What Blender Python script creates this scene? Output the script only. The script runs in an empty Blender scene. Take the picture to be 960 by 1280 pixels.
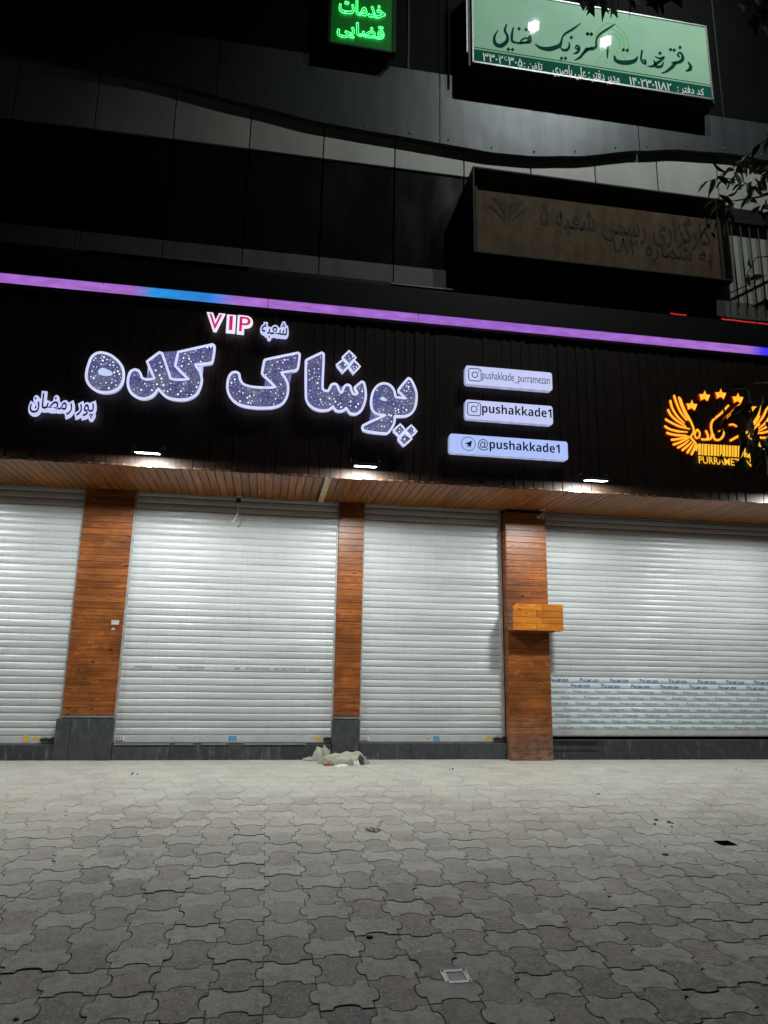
import bpy, bmesh, math, random
from mathutils import Vector, Matrix
random.seed(7)
SC = bpy.context.scene
COL = SC.collection
PI = math.pi

# ------------------------------------------------------------------ camera
FPX = 871.35
CAM = Vector((0.0, -8.437, 1.0667))
YAW, PITCH, ROLL = 0.161, 0.2166, 0.0166
_f = Vector((math.sin(YAW)*math.cos(PITCH), math.cos(YAW)*math.cos(PITCH), math.sin(PITCH)))
_r = Vector((math.cos(YAW), -math.sin(YAW), 0)); _u = _r.cross(_f)
RT = _r*math.cos(ROLL) + _u*math.sin(ROLL); UP = _u*math.cos(ROLL) - _r*math.sin(ROLL)
cam = bpy.data.cameras.new('camera'); cam.sensor_fit = 'VERTICAL'; cam.sensor_height = 32.0; cam.sensor_width = 24.0
cam.lens = FPX/1280*32.0; cam.clip_end = 2000
camo = bpy.data.objects.new('camera', cam); COL.objects.link(camo)
M = Matrix((RT, UP, -_f)).transposed().to_4x4(); M.translation = CAM
camo.matrix_world = M; SC.camera = camo

# ------------------------------------------------------------------ night sky and exposure
W = bpy.data.worlds.new('World'); SC.world = W; W.use_nodes = True
nt = W.node_tree; nt.nodes.clear()
sky = nt.nodes.new('ShaderNodeTexSky'); sky.sky_type = 'NISHITA'; sky.sun_disc = False
sky.sun_elevation = math.radians(-4); sky.sun_rotation = math.radians(200)
bg = nt.nodes.new('ShaderNodeBackground'); bg.inputs[1].default_value = 0.006
wo = nt.nodes.new('ShaderNodeOutputWorld')
nt.links.new(sky.outputs[0], bg.inputs[0]); nt.links.new(bg.outputs[0], wo.inputs[0])
SC.view_settings.view_transform = 'Standard'; SC.view_settings.look = 'None'
SC.view_settings.exposure = 0.0; SC.view_settings.gamma = 1.0
FLOOD_POWER = 55.0        # each floodlight under the fascia, the unseen ones too
STREET_POWER = 640.0     # each of the two pole floodlights that light the upper facade

def ray(x, y): return RT*((x-480)/FPX) - UP*((y-640)/FPX) + _f
def at(x, y, Y):
    d = ray(x, y); return CAM + d*((Y-CAM.y)/d.y)
GX, GY = -0.0025, 0.0482
def gz(X, Y): return GX*X + GY*Y
def atg(x, y):
    d = ray(x, y); g = Vector((-GX, -GY, 1)); return CAM - d*(CAM.dot(g)/d.dot(g))

# ------------------------------------------------------------------ materials
class N:
    def __init__(s, name):
        s.m = bpy.data.materials.new(name); s.m.use_nodes = True
        s.t = s.m.node_tree; s.b = s.t.nodes['Principled BSDF']
    def n(s, typ, **k):
        nd = s.t.nodes.new(typ)
        for a, v in k.items(): setattr(nd, a, v)
        return nd
    def l(s, a, b): s.t.links.new(a, b)
    def v(s, inp, val):
        if hasattr(val, 'is_linked') or hasattr(val, 'links'): s.l(val, inp)
        else: inp.default_value = val
    def math(s, op, a, b=0.0, clamp=False):
        nd = s.n('ShaderNodeMath', operation=op); nd.use_clamp = clamp
        s.v(nd.inputs[0], a); s.v(nd.inputs[1], b); return nd.outputs[0]
    def coord(s, kind='Object', scale=(1, 1, 1), shift=None):
        tc = s.n('ShaderNodeTexCoord'); mp = s.n('ShaderNodeMapping')
        mp.inputs['Scale'].default_value = scale
        src = tc.outputs[kind]
        if shift is not None:
            ad = s.n('ShaderNodeVectorMath', operation='ADD'); s.l(src, ad.inputs[0]); s.l(shift, ad.inputs[1]); src = ad.outputs[0]
        s.l(src, mp.inputs['Vector']); return mp.outputs[0]
    def world(s, scale=(1, 1, 1)):
        g = s.n('ShaderNodeNewGeometry'); mp = s.n('ShaderNodeMapping'); mp.inputs['Scale'].default_value = scale
        s.l(g.outputs['Position'], mp.inputs['Vector']); return mp.outputs[0]
    def noise(s, vec, scale, detail=4, rough=.55, dist=0):
        nd = s.n('ShaderNodeTexNoise'); nd.inputs['Scale'].default_value = scale; nd.inputs['Detail'].default_value = detail
        nd.inputs['Roughness'].default_value = rough; nd.inputs['Distortion'].default_value = dist
        s.l(vec, nd.inputs['Vector']); return nd.outputs['Fac']
    def vor(s, vec, scale, out='Distance'):
        nd = s.n('ShaderNodeTexVoronoi'); nd.inputs['Scale'].default_value = scale; s.l(vec, nd.inputs['Vector']); return nd.outputs[out]
    def ramp(s, fac, stops):
        nd = s.n('ShaderNodeValToRGB'); e = nd.color_ramp.elements
        while len(e) < len(stops): e.new(.5)
        for k, (p, c) in enumerate(stops):
            e[k].position = p
            e[k].color = (c, c, c, 1) if not hasattr(c, '__len__') else (*c, 1)
        s.l(fac, nd.inputs[0]); return nd.outputs[0]
    def mix(s, fac, a, b, mode='MIX'):
        nd = s.n('ShaderNodeMix', data_type='RGBA', blend_type=mode)
        s.v(nd.inputs[0], fac)
        for i, q in ((6, a), (7, b)):
            if hasattr(q, 'links'): s.l(q, nd.inputs[i])
            else: nd.inputs[i].default_value = (*q, 1)
        return nd.outputs[2]
    def set(s, **k):
        for a, v in k.items():
            i = s.b.inputs[{'col': 'Base Color', 'rough': 'Roughness', 'metal': 'Metallic', 'spec': 'Specular IOR Level', 'coat': 'Coat Weight', 'emit': 'Emission Color', 'es': 'Emission Strength'}[a]]
            if hasattr(v, 'links'): s.l(v, i)
            elif hasattr(v, '__len__'): i.default_value = (*v, 1)
            else: i.default_value = v
        return s
    def bump(s, h, strength=.3, dist=.01):
        nd = s.n('ShaderNodeBump'); nd.inputs['Strength'].default_value = strength; nd.inputs['Distance'].default_value = dist
        s.l(h, nd.inputs['Height']); s.l(nd.outputs[0], s.b.inputs['Normal']); return s
    def rnd(s):
        oi = s.n('ShaderNodeObjectInfo'); return oi.outputs['Random']
    def island(s):
        g = s.n('ShaderNodeNewGeometry'); return g.outputs['Random Per Island']

MAT = {}
def simple(name, col, rough=.6, metal=0, var=.25, scale=8, bump=.1, spec=.5):
    n = N(name); v = n.coord('Object')
    f = n.noise(v, scale, 6, .6)
    c = n.mix(n.ramp(f, [(.3, 0.0), (.7, 1.0)]), tuple(x*(1-var) for x in col), tuple(min(1, x*(1+var)) for x in col))
    n.set(col=c, rough=rough, metal=metal, spec=spec)
    if bump: n.bump(n.noise(v, scale*6, 4), bump, .004)
    MAT[name] = n.m; return n.m
def emit(name, col, strength, var=0.0):
    n = N(name); n.set(col=tuple(min(.8, c*.6) for c in col), emit=col, es=strength, rough=.4)
    if var:
        f = n.noise(n.coord('Object'), 9, 3)
        n.l(n.math('MULTIPLY', n.ramp(f, [(.25, 1-var), (.75, 1+var)]), strength), n.b.inputs['Emission Strength'])
    MAT[name] = n.m; return n.m

def wood(name, dark, light, rough=.38, knots=True, grime=0.0):
    n = N(name); r = n.rnd()
    cb = n.n('ShaderNodeCombineXYZ')
    n.l(n.math('MULTIPLY', r, 37.0), cb.inputs[0]); n.l(n.math('MULTIPLY', r, 91.0), cb.inputs[1]); n.l(n.math('MULTIPLY', r, 13.0), cb.inputs[2])
    v1 = n.coord('Object', (1.2, 26, 26), cb.outputs[0])
    v2 = n.coord('Object', (6.5, 15, 15), cb.outputs[0])
    wob = n.n('ShaderNodeTexNoise'); wob.inputs['Scale'].default_value = 1.7; n.l(v2, wob.inputs['Vector'])
    vm = n.n('ShaderNodeVectorMath', operation='MULTIPLY_ADD'); n.l(wob.outputs['Color'], vm.inputs[0]); vm.inputs[1].default_value = (.9, .9, .9); n.l(v2, vm.inputs[2]); v3 = vm.outputs[0]
    pres = n.noise(n.coord('Object', (2.2, 3, 3), cb.outputs[0]), 1.0, 2)
    grain = n.noise(v1, 2.2, 6, .62, .6)
    c = n.mix(n.ramp(grain, [(.32, 0.0), (.68, 1.0)]), dark, light)
    tone = n.ramp(n.math('FRACT', n.math('MULTIPLY', r, 7.31)), [(0, .72), (1, 1.14)])
    c = n.mix(1.0, c, tone, 'MULTIPLY')
    if knots:
        d = n.math('ADD', n.vor(v3, 1.0), n.math('MULTIPLY', n.math('SUBTRACT', .56, pres), 1.1))
        k = n.ramp(n.math('ADD', d, n.math('MULTIPLY', grain, .08)), [(.13, 1.0), (.22, 0.0)])
        c = n.mix(n.math('MULTIPLY', k, .75), c, (dark[0]*.18, dark[1]*.15, dark[2]*.15))
        c = n.mix(n.math('MULTIPLY', n.ramp(d, [(.18, 0.0), (.26, .6), (.42, 0.0)]), .8), c, tuple(min(1, x*1.35) for x in light))
    if grime:
        bl = n.noise(n.world((2.2, 2.2, 3.2)), 1.0, 5, .65); c = n.mix(1.0, c, n.ramp(bl, [(.32, .55), (.62, 1.12)]), 'MULTIPLY')
        w = n.world((1, 1, 1)); g = n.noise(w, 9, 6, .7)
        z = n.n('ShaderNodeSeparateXYZ'); n.l(w, z.inputs[0])
        low = n.ramp(z.outputs[2], [(.0, 1.0), (.55, 0.0)])
        c = n.mix(n.math('MULTIPLY', n.math('MULTIPLY', low, n.ramp(g, [(.42, 0.0), (.62, 1.0)])), grime), c, (.30, .28, .24))
    n.set(col=c, rough=rough, spec=.45)
    n.bump(grain, .12, .003); MAT[name] = n.m; return n.m

wood('pillar_wood', (.15, .042, .011), (.36, .115, .026), grime=.55)
wood('soffit_wood', (.11, .032, .004), (.38, .135, .015), rough=.5)
wood('box_wood', (.34, .085, .010), (.60, .215, .022))
wood('fascia_wood', (.012, .0058, .0042), (.042, .0195, .012), rough=.55, knots=False)
simple('trim_wood', (.55, .42, .20), .5)
simple('metal_trim', (.33, .34, .34), .45, .6)
simple('black_metal', (.012, .012, .013), .5, .2)
simple('dark_metal', (.05, .052, .055), .42, .5)
simple('steel', (.42, .42, .42), .35, .9)
simple('plain_wall', (.20, .19, .17), .85)
simple('dark_wall', (.005, .0055, .006), .8, 0, .3, 1.5, .1, .06)
simple('white_plastic', (.72, .72, .68), .4, 0, .08)
simple('grey_plastic', (.35, .35, .34), .5)
simple('black_plastic', (.015, .015, .015), .45)
simple('hole_black', (.002, .002, .002), .95, 0, .2, 8, 0, 0.0)
simple('yellow_sticker', (.72, .46, .03), .5, 0, .2, 30)
simple('blue_sticker', (.10, .30, .55), .5, 0, .5, 40)
simple('ink_blue', (.045, .14, .36), .6, 0, .2, 30, 0)
simple('ink_pale', (.24, .31, .38), .6, 0, .2, 30, 0)
simple('ink_green', (.012, .06, .045), .5, 0, .1, 3, 0)
simple('ink_dark', (.012, .013, .03), .5, 0, .1, 3, 0)
simple('ink_rust', (.022, .018, .013), .8, 0, .5, 25, .3)
simple('bark', (.07, .055, .04), .9, 0, .4, 14, .6)
simple('red_plastic', (.30, .035, .03), .5)
simple('cement', (.42, .41, .38), .9, 0, .2, 25, .4)
simple('debris_light', (.38, .375, .33), .8, 0, .25, 25, .3)
simple('debris_dark', (.06, .055, .05), .8, 0, .4, 25, .3)
simple('road_asphalt', (.05, .05, .052), .9, 0, .3, 30, .4)

# shutter lacquer: off-white steel with dirt streaks and shallow dents
n = N('shutter_steel'); w = n.world((.55, 1, 4)); w2 = n.world((1.3, 1, 9))
f = n.noise(w, 1.6, 6, .65); d = n.noise(n.world((6, 6, 60)), 1.0, 5, .7); r = n.rnd()
c = n.mix(n.ramp(f, [(.3, 0.0), (.72, 1.0)]), (.42, .44, .45), (.57, .59, .60))
c = n.mix(1.0, c, n.ramp(r, [(0, .90), (1, 1.05)]), 'MULTIPLY')
c = n.mix(n.math('MULTIPLY', n.ramp(d, [(.60, 0.0), (.78, 1.0)]), .35), c, (.18, .175, .16))
n.set(col=c, rough=n.ramp(f, [(.3, .40), (.7, .27)]), spec=.5)
st_ = n.noise(n.world((26, 1, 1.1)), 1.0, 5, .7)
c = n.mix(n.math('MULTIPLY', n.ramp(st_, [(.52, 0.0), (.74, 1.0)]), .24), c, (.27, .26, .24)); n.set(col=c)
n.bump(n.math('ADD', n.noise(w2, 1.3, 3, .5), n.math('MULTIPLY', n.noise(n.world((4.5, 1, 14)), 1.0, 3, .5), .45)), .7, .012); MAT['shutter_steel'] = n.m
simple('shutter_bar', (.48, .49, .49), .4, 0, .12, 6)
n = N('peeled_mark'); f = n.noise(n.world((20, 1, 60)), 1.0, 5, .7)
n.set(col=n.mix(n.ramp(f, [(.4, 0.0), (.6, 1.0)]), (.22, .23, .23), (.40, .41, .41)), rough=.7); MAT['peeled_mark'] = n.m
n = N('film_strip'); f = n.noise(n.world((9, 1, 50)), 1.0, 4)
n.set(col=n.mix(n.ramp(f, [(.35, 0.0), (.65, 1.0)]), (.50, .58, .63), (.66, .72, .76)), rough=.25); MAT['film_strip'] = n.m

# pavers
def paver(name, a, b):
    n = N(name); r = n.math('FRACT', n.math('ADD', n.rnd(), n.island()))
    w = n.world(); n1 = n.noise(w, 3.1, 6, .6); n2 = n.noise(w, 22, 5, .7); n3 = n.noise(w, 190, 3, .7); n4 = n.noise(w, .75, 5, .6, .4)
    c = n.mix(n.ramp(n1, [(.3, 0.0), (.7, 1.0)]), a, b)
    c = n.mix(1.0, c, n.ramp(r, [(0, .72), (1, 1.20)]), 'MULTIPLY')
    c = n.mix(n.math('MULTIPLY', n.ramp(n2, [(.48, 0.0), (.72, 1.0)]), .6), c, tuple(x*.42 for x in a))
    n5 = n.noise(w, 70, 5, .75); n6 = n.noise(n.world((1, 1.6, 1)), 7.5, 5, .65, .5)
    c = n.mix(n.math('MULTIPLY', n.ramp(n5, [(.50, 0.0), (.62, 1.0)]), .55), c, (.40, .39, .36))
    c = n.mix(n.math('MULTIPLY', n.ramp(n5, [(.36, 1.0), (.48, 0.0)]), .45), c, (.05, .045, .042))
    c = n.mix(n.math('MULTIPLY', n.ramp(n6, [(.54, 0.0), (.68, 1.0)]), .42), c, (.075, .066, .06))
    c = n.mix(n.math('MULTIPLY', n.ramp(n6, [(.28, 1.0), (.42, 0.0)]), .35), c, (.36, .35, .33))
    n7 = n.noise(w, 1.9, 5, .6, .8); c = n.mix(n.math('MULTIPLY', n.ramp(n7, [(.58, 0.0), (.68, 1.0)]), .4), c, (.06, .054, .05))
    # building dust trodden out from the shop fronts, thinning in ragged patches toward the street
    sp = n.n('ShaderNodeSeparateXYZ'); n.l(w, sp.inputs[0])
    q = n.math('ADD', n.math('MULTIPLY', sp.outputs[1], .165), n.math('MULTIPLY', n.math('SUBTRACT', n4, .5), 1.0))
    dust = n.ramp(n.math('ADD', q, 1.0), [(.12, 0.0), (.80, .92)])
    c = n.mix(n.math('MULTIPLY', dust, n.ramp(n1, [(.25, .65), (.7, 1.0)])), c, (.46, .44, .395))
    st = n.noise(n.world((1, 1, 1)), 1.35, 3, .5)
    c = n.mix(n.math('MULTIPLY', n.ramp(st, [(.63, 0.0), (.72, 1.0)]), .35), c, (.27, .25, .13))
    gum = n.ramp(n.vor(n.world((1, 1, .01)), 2.6), [(.035, 1.0), (.05, 0.0)]); c = n.mix(n.math('MULTIPLY', gum, .6), c, (.055, .05, .047))
    spots = n.ramp(n.vor(n.world((1.3, .8, .01)), 5.2), [(.035, 1.0), (.07, 0.0)]); c = n.mix(n.math('MULTIPLY', spots, .45), c, (.55, .54, .50))
    n.set(col=c, rough=n.ramp(n2, [(.3, .42), (.7, .72)]), spec=.5)
    n.bump(n.math('ADD', n.math('ADD', n3, n.noise(w, 75, 4, .7)), n.math('MULTIPLY', n2, 1.3)), .55, .005); MAT[name] = n.m
paver('paver_grey', (.215, .204, .184), (.32, .305, .275))
paver('paver_red', (.125, .094, .084), (.185, .144, .128))
n = N('joint_sand'); w = n.world(); sp = n.n('ShaderNodeSeparateXYZ'); n.l(w, sp.inputs[0])
f = n.noise(w, 5, 5, .65)
q = n.math('ADD', n.math('MULTIPLY', sp.outputs[1], .28), n.math('MULTIPLY', n.math('SUBTRACT', f, .5), 1.4))
n.set(col=n.mix(n.ramp(n.math('ADD', q, 1.0), [(.2, 0.0), (.75, 1.0)]), n.mix(n.ramp(n.noise(w, 3.3, 4), [(.42, 0.0), (.62, 1.0)]), (.030, .027, .025), (.13, .12, .105)), (.38, .37, .34)), rough=.95); MAT['joint_sand'] = n.m

# dark polished stone of the plinth with pale scuffs
n = N('plinth_stone'); w = n.world(); a = n.noise(w, 14, 6, .7); b = n.noise(n.world((14, 14, 2.5)), 1.2, 5, .75); r = n.rnd()
c = n.mix(n.ramp(a, [(.3, 0.0), (.7, 1.0)]), (.030, .033, .036), (.065, .07, .075))
c = n.mix(1.0, c, n.ramp(r, [(0, .8), (1, 1.25)]), 'MULTIPLY')
c = n.mix(n.math('MULTIPLY', n.ramp(b, [(.56, 0.0), (.75, 1.0)]), .55), c, (.30, .30, .29))
c = n.mix(n.math('MULTIPLY', n.ramp(n.vor(w, 38), [(.03, 1.0), (.10, 0.0)]), .5), c, (.35, .35, .34))
n.set(col=c, rough=.38); MAT['plinth_stone'] = n.m

# composite panels
n = N('pale_panel'); w = n.world(); f = n.noise(n.world((2, 2, .5)), 1.4, 6, .65); r = n.rnd()
c = n.mix(n.ramp(f, [(.3, 0.0), (.75, 1.0)]), (.50, .50, .46), (.66, .665, .62))
c = n.mix(1.0, c, n.ramp(r, [(0, .88), (1, 1.05)]), 'MULTIPLY'); n.set(col=c, rough=.5); MAT['pale_panel'] = n.m
n = N('grey_panel'); f = n.noise(n.world((2, 2, .5)), 1.8, 6, .65)
n.set(col=n.mix(n.ramp(f, [(.3, 0.0), (.75, 1.0)]), (.13, .13, .12), (.22, .22, .20)), rough=.6); MAT['grey_panel'] = n.m
n = N('window_glass'); f = n.noise(n.world((1, 1, .4)), 2, 4)
n.set(col=(.010, .011, .013), rough=n.ramp(f, [(.3, .12), (.7, .3)]), spec=.5); MAT['window_glass'] = n.m
n = N('band_metal'); f = n.noise(n.world((3, 3, .35)), 1.7, 6, .7); g = n.noise(n.world((1, 1, 1)), .8, 3)
c = n.mix(n.ramp(f, [(.35, 0.0), (.75, 1.0)]), (.06, .067, .077), (.11, .12, .132)); n.set(col=c, rough=.42, metal=.35)
n.bump(g, .25, .05); MAT['band_metal'] = n.m

# signs
n = N('sign_green'); w = n.coord('Object'); f = n.noise(w, .9, 3)
c = n.mix(n.ramp(f, [(.3, 0.0), (.7, 1.0)]), (.23, .43, .31), (.31, .50, .35))
n.set(col=c, rough=.024, spec=.5, emit=c, es=.30)
MAT['sign_green'] = n.m
n = N('sign_stripe'); n.set(col=(.010, .10, .062), rough=.022, emit=(.010, .10, .062), es=.2); MAT['sign_stripe'] = n.m
n = N('sign_ink'); n.set(col=(.008, .055, .045), rough=.022, emit=(.008, .055, .045), es=.12); MAT['sign_ink'] = n.m
n = N('sign_white'); n.set(col=(.75, .80, .76), rough=.05, emit=(.75, .8, .76), es=.18); MAT['sign_white'] = n.m
n = N('sign_emblem'); n.set(col=(.20, .48, .20), rough=.02, emit=(.22, .52, .22), es=.2); MAT['sign_emblem'] = n.m
n = N('rusty_sheet'); w = n.world(); a = n.noise(n.world((3, 3, 1.2)), 2.4, 8, .72); b = n.noise(w, 26, 5, .75)
c = n.mix(n.ramp(a, [(.32, 0.0), (.66, 1.0)]), (.045, .025, .010), (.165, .098, .038))
c = n.mix(n.math('MULTIPLY', n.ramp(b, [(.55, 0.0), (.75, 1.0)]), .6), c, (.07, .05, .035)); n.set(col=c, rough=.85)
n.bump(b, .3, .004); MAT['rusty_sheet'] = n.m
simple('rusty_frame', (.032, .030, .027), .75, .2, .4, 9, .2)
n = N('neon_panel'); n.set(col=(.02, .20, .03), rough=.35, emit=(0, .2, .012), es=.16); MAT['neon_panel'] = n.m  # tube light falling on the panel is put in as weak emission
emit('neon_tube', (.09, 1.0, .26), 2.4)
emit('letter_rim', (.66, .70, .98), .98, .12)
emit('letter_side', (.55, .58, .85), .55, .4)
n = N('letter_face'); v = n.coord('Object'); a = n.vor(v, 130, 'Color'); f = n.noise(v, 5.5, 3)
sep = n.n('ShaderNodeSeparateColor'); n.l(a, sep.inputs[0])
c = n.mix(n.ramp(f, [(.35, 0.0), (.65, 1.0)]), (.085, .082, .25), (.165, .17, .285))
n.set(col=(.08, .08, .2), rough=.3, emit=c); n.l(n.ramp(sep.outputs[0], [(0, .35), (.8, .95), (1, 2.4)]), n.b.inputs['Emission Strength']); MAT['letter_face'] = n.m
emit('letter_led', (.85, 1.0, .78), 1.25)
emit('letter_hole', (.55, .68, .95), .95)
emit('pink_face', (.62, .012, .14), .95, .25)
emit('white_rim', (.86, .85, 1.0), .95)
emit('plate_glow', (.56, .60, .92), .95, .06)
emit('plate_glow_blue', (.42, .54, .96), .95, .06)
emit('logo_yellow', (1.0, .52, .035), 1.05)
emit('logo_halo', (.75, .05, .004), .55)  # red halo around the logo shapes, built as wider glowing backing shapes
emit('flood_lens', (.95, 1.0, .97), 14)
emit('red_led', (1.0, .04, .035), .55)
n = N('strip_glow'); w = n.world(); sp = n.n('ShaderNodeSeparateXYZ'); n.l(w, sp.inputs[0])
fac = n.math('DIVIDE', n.math('ADD', sp.outputs[0], 5.0), 13.0)
V1, V2, CY, BL = (.39, .14, .60), (.31, .105, .58), (.01, .28, .70), (.03, .01, .95)
c = n.ramp(fac, [(.0, V1), (.26, V1), (.275, CY), (.325, (.02, .22, .72)), (.345, V1), (.60, V2), (.83, V1), (.845, BL)])
k = n.noise(n.world((5, 5, 20)), 1.0, 4)
n.set(col=(.3, .3, .3), emit=c, rough=.4); n.l(n.ramp(k, [(.3, .70), (.7, 1.2)]), n.b.inputs['Emission Strength']); MAT['strip_glow'] = n.m

n = N('leaf'); r = n.rnd(); rr = n.math('FRACT', n.math('ADD', r, n.island()))
n.set(col=n.ramp(rr, [(0, (.04, .07, .02)), (1, (.13, .18, .06))]), rough=.5); MAT['leaf'] = n.m
n = N('sack_cloth'); w = n.coord('Object'); f = n.noise(w, 7, 5)
n.set(col=n.mix(f, (.27, .27, .20), (.40, .40, .32)), rough=.85); n.bump(n.noise(w, 60, 3), .4, .004); MAT['sack_cloth'] = n.m
n = N('frosted_glass'); f = n.noise(n.coord('Object'), 25, 4); n.set(col=n.mix(f, (.16, .20, .20), (.38, .43, .42)), rough=.25); MAT['frosted_glass'] = n.m

# ------------------------------------------------------------------ helpers
def tag(o, label=None, cat=None, group=None, kind=None):
    if label: o['label'] = label
    if cat: o['category'] = cat
    if group: o['group'] = group
    if kind: o['kind'] = kind
    return o
def empty(name, loc=(0, 0, 0), label=None, cat=None, group=None, parent=None):
    o = bpy.data.objects.new(name, None); COL.objects.link(o); o.location = loc; o.empty_display_size = .1
    if parent: o.parent = parent; o.matrix_parent_inverse = Matrix.Translation(-world_loc(parent))
    return tag(o, label, cat, group)
def world_loc(o):
    l = o.location.copy()
    while o.parent: o = o.parent; l = l  # locations are given in world space through the inverse
    return l
def link(name, me, mat=None, parent=None, loc=None, rot=None):
    o = bpy.data.objects.new(name, me); COL.objects.link(o)
    if mat and not me.materials: me.materials.append(MAT[mat])
    if loc is not None: o.location = loc
    if rot is not None: o.rotation_euler = rot
    if parent:
        o.parent = parent
        o.matrix_parent_inverse = pinv(parent)
    return o
WM = {}
def pinv(p):
    return wmat(p).inverted()
def wmat(o):
    b = Matrix.LocRotScale(o.location, o.rotation_euler, o.scale)
    if o.parent: return wmat(o.parent) @ o.matrix_parent_inverse @ b
    return b
def mesh(verts, faces, smooth=False):
    me = bpy.data.meshes.new('mesh'); me.from_pydata([tuple(v) for v in verts], [], faces)
    if smooth: me.polygons.foreach_set('use_smooth', [True]*len(me.polygons))
    me.update(); return me
def bm_mesh(bm, smooth=False):
    bmesh.ops.recalc_face_normals(bm, faces=bm.faces)
    me = bpy.data.meshes.new('mesh'); bm.to_mesh(me); bm.free()
    if smooth: me.polygons.foreach_set('use_smooth', [True]*len(me.polygons))
    return me
def bx(bm, x0, x1, y0, y1, z0, z1, bev=0):
    r = bmesh.ops.create_cube(bm, size=1)
    for v in r['verts']:
        v.co = Vector(((x0+x1)/2+v.co.x*(x1-x0), (y0+y1)/2+v.co.y*(y1-y0), (z0+z1)/2+v.co.z*(z1-z0)))
    if bev:
        es = set(e for v in r['verts'] for e in v.link_edges)
        bmesh.ops.bevel(bm, geom=list(es), offset=bev, segments=1, affect='EDGES')
def box(name, x0, x1, y0, y1, z0, z1, mat, parent=None, bev=0):
    bm = bmesh.new(); bx(bm, -(x1-x0)/2, (x1-x0)/2, -(y1-y0)/2, (y1-y0)/2, -(z1-z0)/2, (z1-z0)/2, bev)
    return link(name, bm_mesh(bm), mat, parent, ((x0+x1)/2, (y0+y1)/2, (z0+z1)/2))
def tube_bm(bm, pts, rad, seg=8, cap=True):
    pts = [Vector(p) for p in pts]; rings = []
    rads = rad if hasattr(rad, '__len__') else [rad]*len(pts)
    for i, p in enumerate(pts):
        t = (pts[min(i+1, len(pts)-1)]-pts[max(i-1, 0)]).normalized()
        a = t.orthogonal().normalized() if i == 0 else (a - t*a.dot(t)).normalized()
        b = t.cross(a)
        rings.append([bm.verts.new(p+(a*math.cos(2*PI*k/seg)+b*math.sin(2*PI*k/seg))*rads[i]) for k in range(seg)])
    for r0, r1 in zip(rings, rings[1:]):
        for k in range(seg): bm.faces.new((r0[k], r0[(k+1) % seg], r1[(k+1) % seg], r1[k]))
    if cap: bm.faces.new(rings[0][::-1]); bm.faces.new(rings[-1])
def tube(name, pts, rad, mat, parent=None, seg=8):
    bm = bmesh.new(); o = Vector(pts[0]); tube_bm(bm, [Vector(p)-o for p in pts], rad, seg)
    return link(name, bm_mesh(bm, True), mat, parent, o)
def prism(outline, y0, y1):
    """outline: list of (X,Z); solid between y0 (front) and y1 (back)"""
    bm = bmesh.new()
    a = [bm.verts.new((x, y0, z)) for x, z in outline]; b = [bm.verts.new((x, y1, z)) for x, z in outline]
    bm.faces.new(a); bm.faces.new(b[::-1]); k = len(a)
    for i in range(k): bm.faces.new((a[i], b[i], b[(i+1) % k], a[(i+1) % k]))
    bmesh.ops.triangulate(bm, faces=[f for f in bm.faces if len(f.verts) > 4])
    return bm_mesh(bm)
def recentre(me):
    vs = [v.co for v in me.vertices]
    c = Vector([(min(v[i] for v in vs)+max(v[i] for v in vs))/2 for i in range(3)])
    me.transform(Matrix.Translation(-c)); return c
def put(name, me, mat, parent=None):
    c = recentre(me); return link(name, me, mat, parent, c)
def smooth_poly(p, per=4, corner=48):
    out = []; k = len(p); P = [Vector(q) for q in p]
    def tan(i):
        a, b, c = P[i-1], P[i], P[(i+1) % k]
        u, w = (b-a), (c-b)
        if u.length < 1e-9 or w.length < 1e-9 or math.degrees(u.angle(w)) > corner: return None
        return ((c-a)/(u.length+w.length))
    T = [tan(i) for i in range(k)]
    for i in range(k):
        a, b = P[i], P[(i+1) % k]; L = (b-a).length
        m0 = (T[i] if T[i] is not None else (b-a)/L)*L; m1 = (T[(i+1) % k] if T[(i+1) % k] is not None else (b-a)/L)*L
        for s in range(per):
            t = s/per; out.append(a*(2*t**3-3*t**2+1)+m0*(t**3-2*t**2+t)+b*(-2*t**3+3*t**2)+m1*(t**3-t**2))
    return [(v.x, v.y) for v in out]

# Persian text: contextual letter forms, written right to left
FORMS = {'ا': (0xFE8D, 2), 'ب': (0xFE8F, 4), 'پ': (0xFB56, 4), 'ت': (0xFE95, 4), 'خ': (0xFEA5, 4), 'د': (0xFEA9, 2), 'ر': (0xFEAD, 2), 'ز': (0xFEAF, 2),
 'س': (0xFEB1, 4), 'ش': (0xFEB5, 4), 'ص': (0xFEB9, 4), 'ض': (0xFEBD, 4), 'ع': (0xFEC9, 4), 'ف': (0xFED1, 4), 'ق': (0xFED5, 4), 'ک': (0xFB8E, 4),
 'گ': (0xFB92, 4), 'ل': (0xFEDD, 4), 'م': (0xFEE1, 4), 'ن': (0xFEE5, 4), 'ه': (0xFEE9, 4), 'و': (0xFEED, 2), 'ی': (0xFBFC, 4)}
def shape(s):
    words = []
    for w in s.split(' '):
        if w and all(c not in FORMS for c in w): words.append(w); continue
        o = []
        for i, ch in enumerate(w):
            if ch not in FORMS: o.append(ch); continue
            base, k = FORMS[ch]
            prev = i > 0 and w[i-1] in FORMS and FORMS[w[i-1]][1] == 4
            nxt = k == 4 and i+1 < len(w) and w[i+1] in FORMS
            o.append(chr(base + (3 if prev and nxt else 2 if nxt else 1 if prev else 0)))
        words.append(''.join(o)[::-1])
    return ' '.join(words[::-1])
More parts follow.
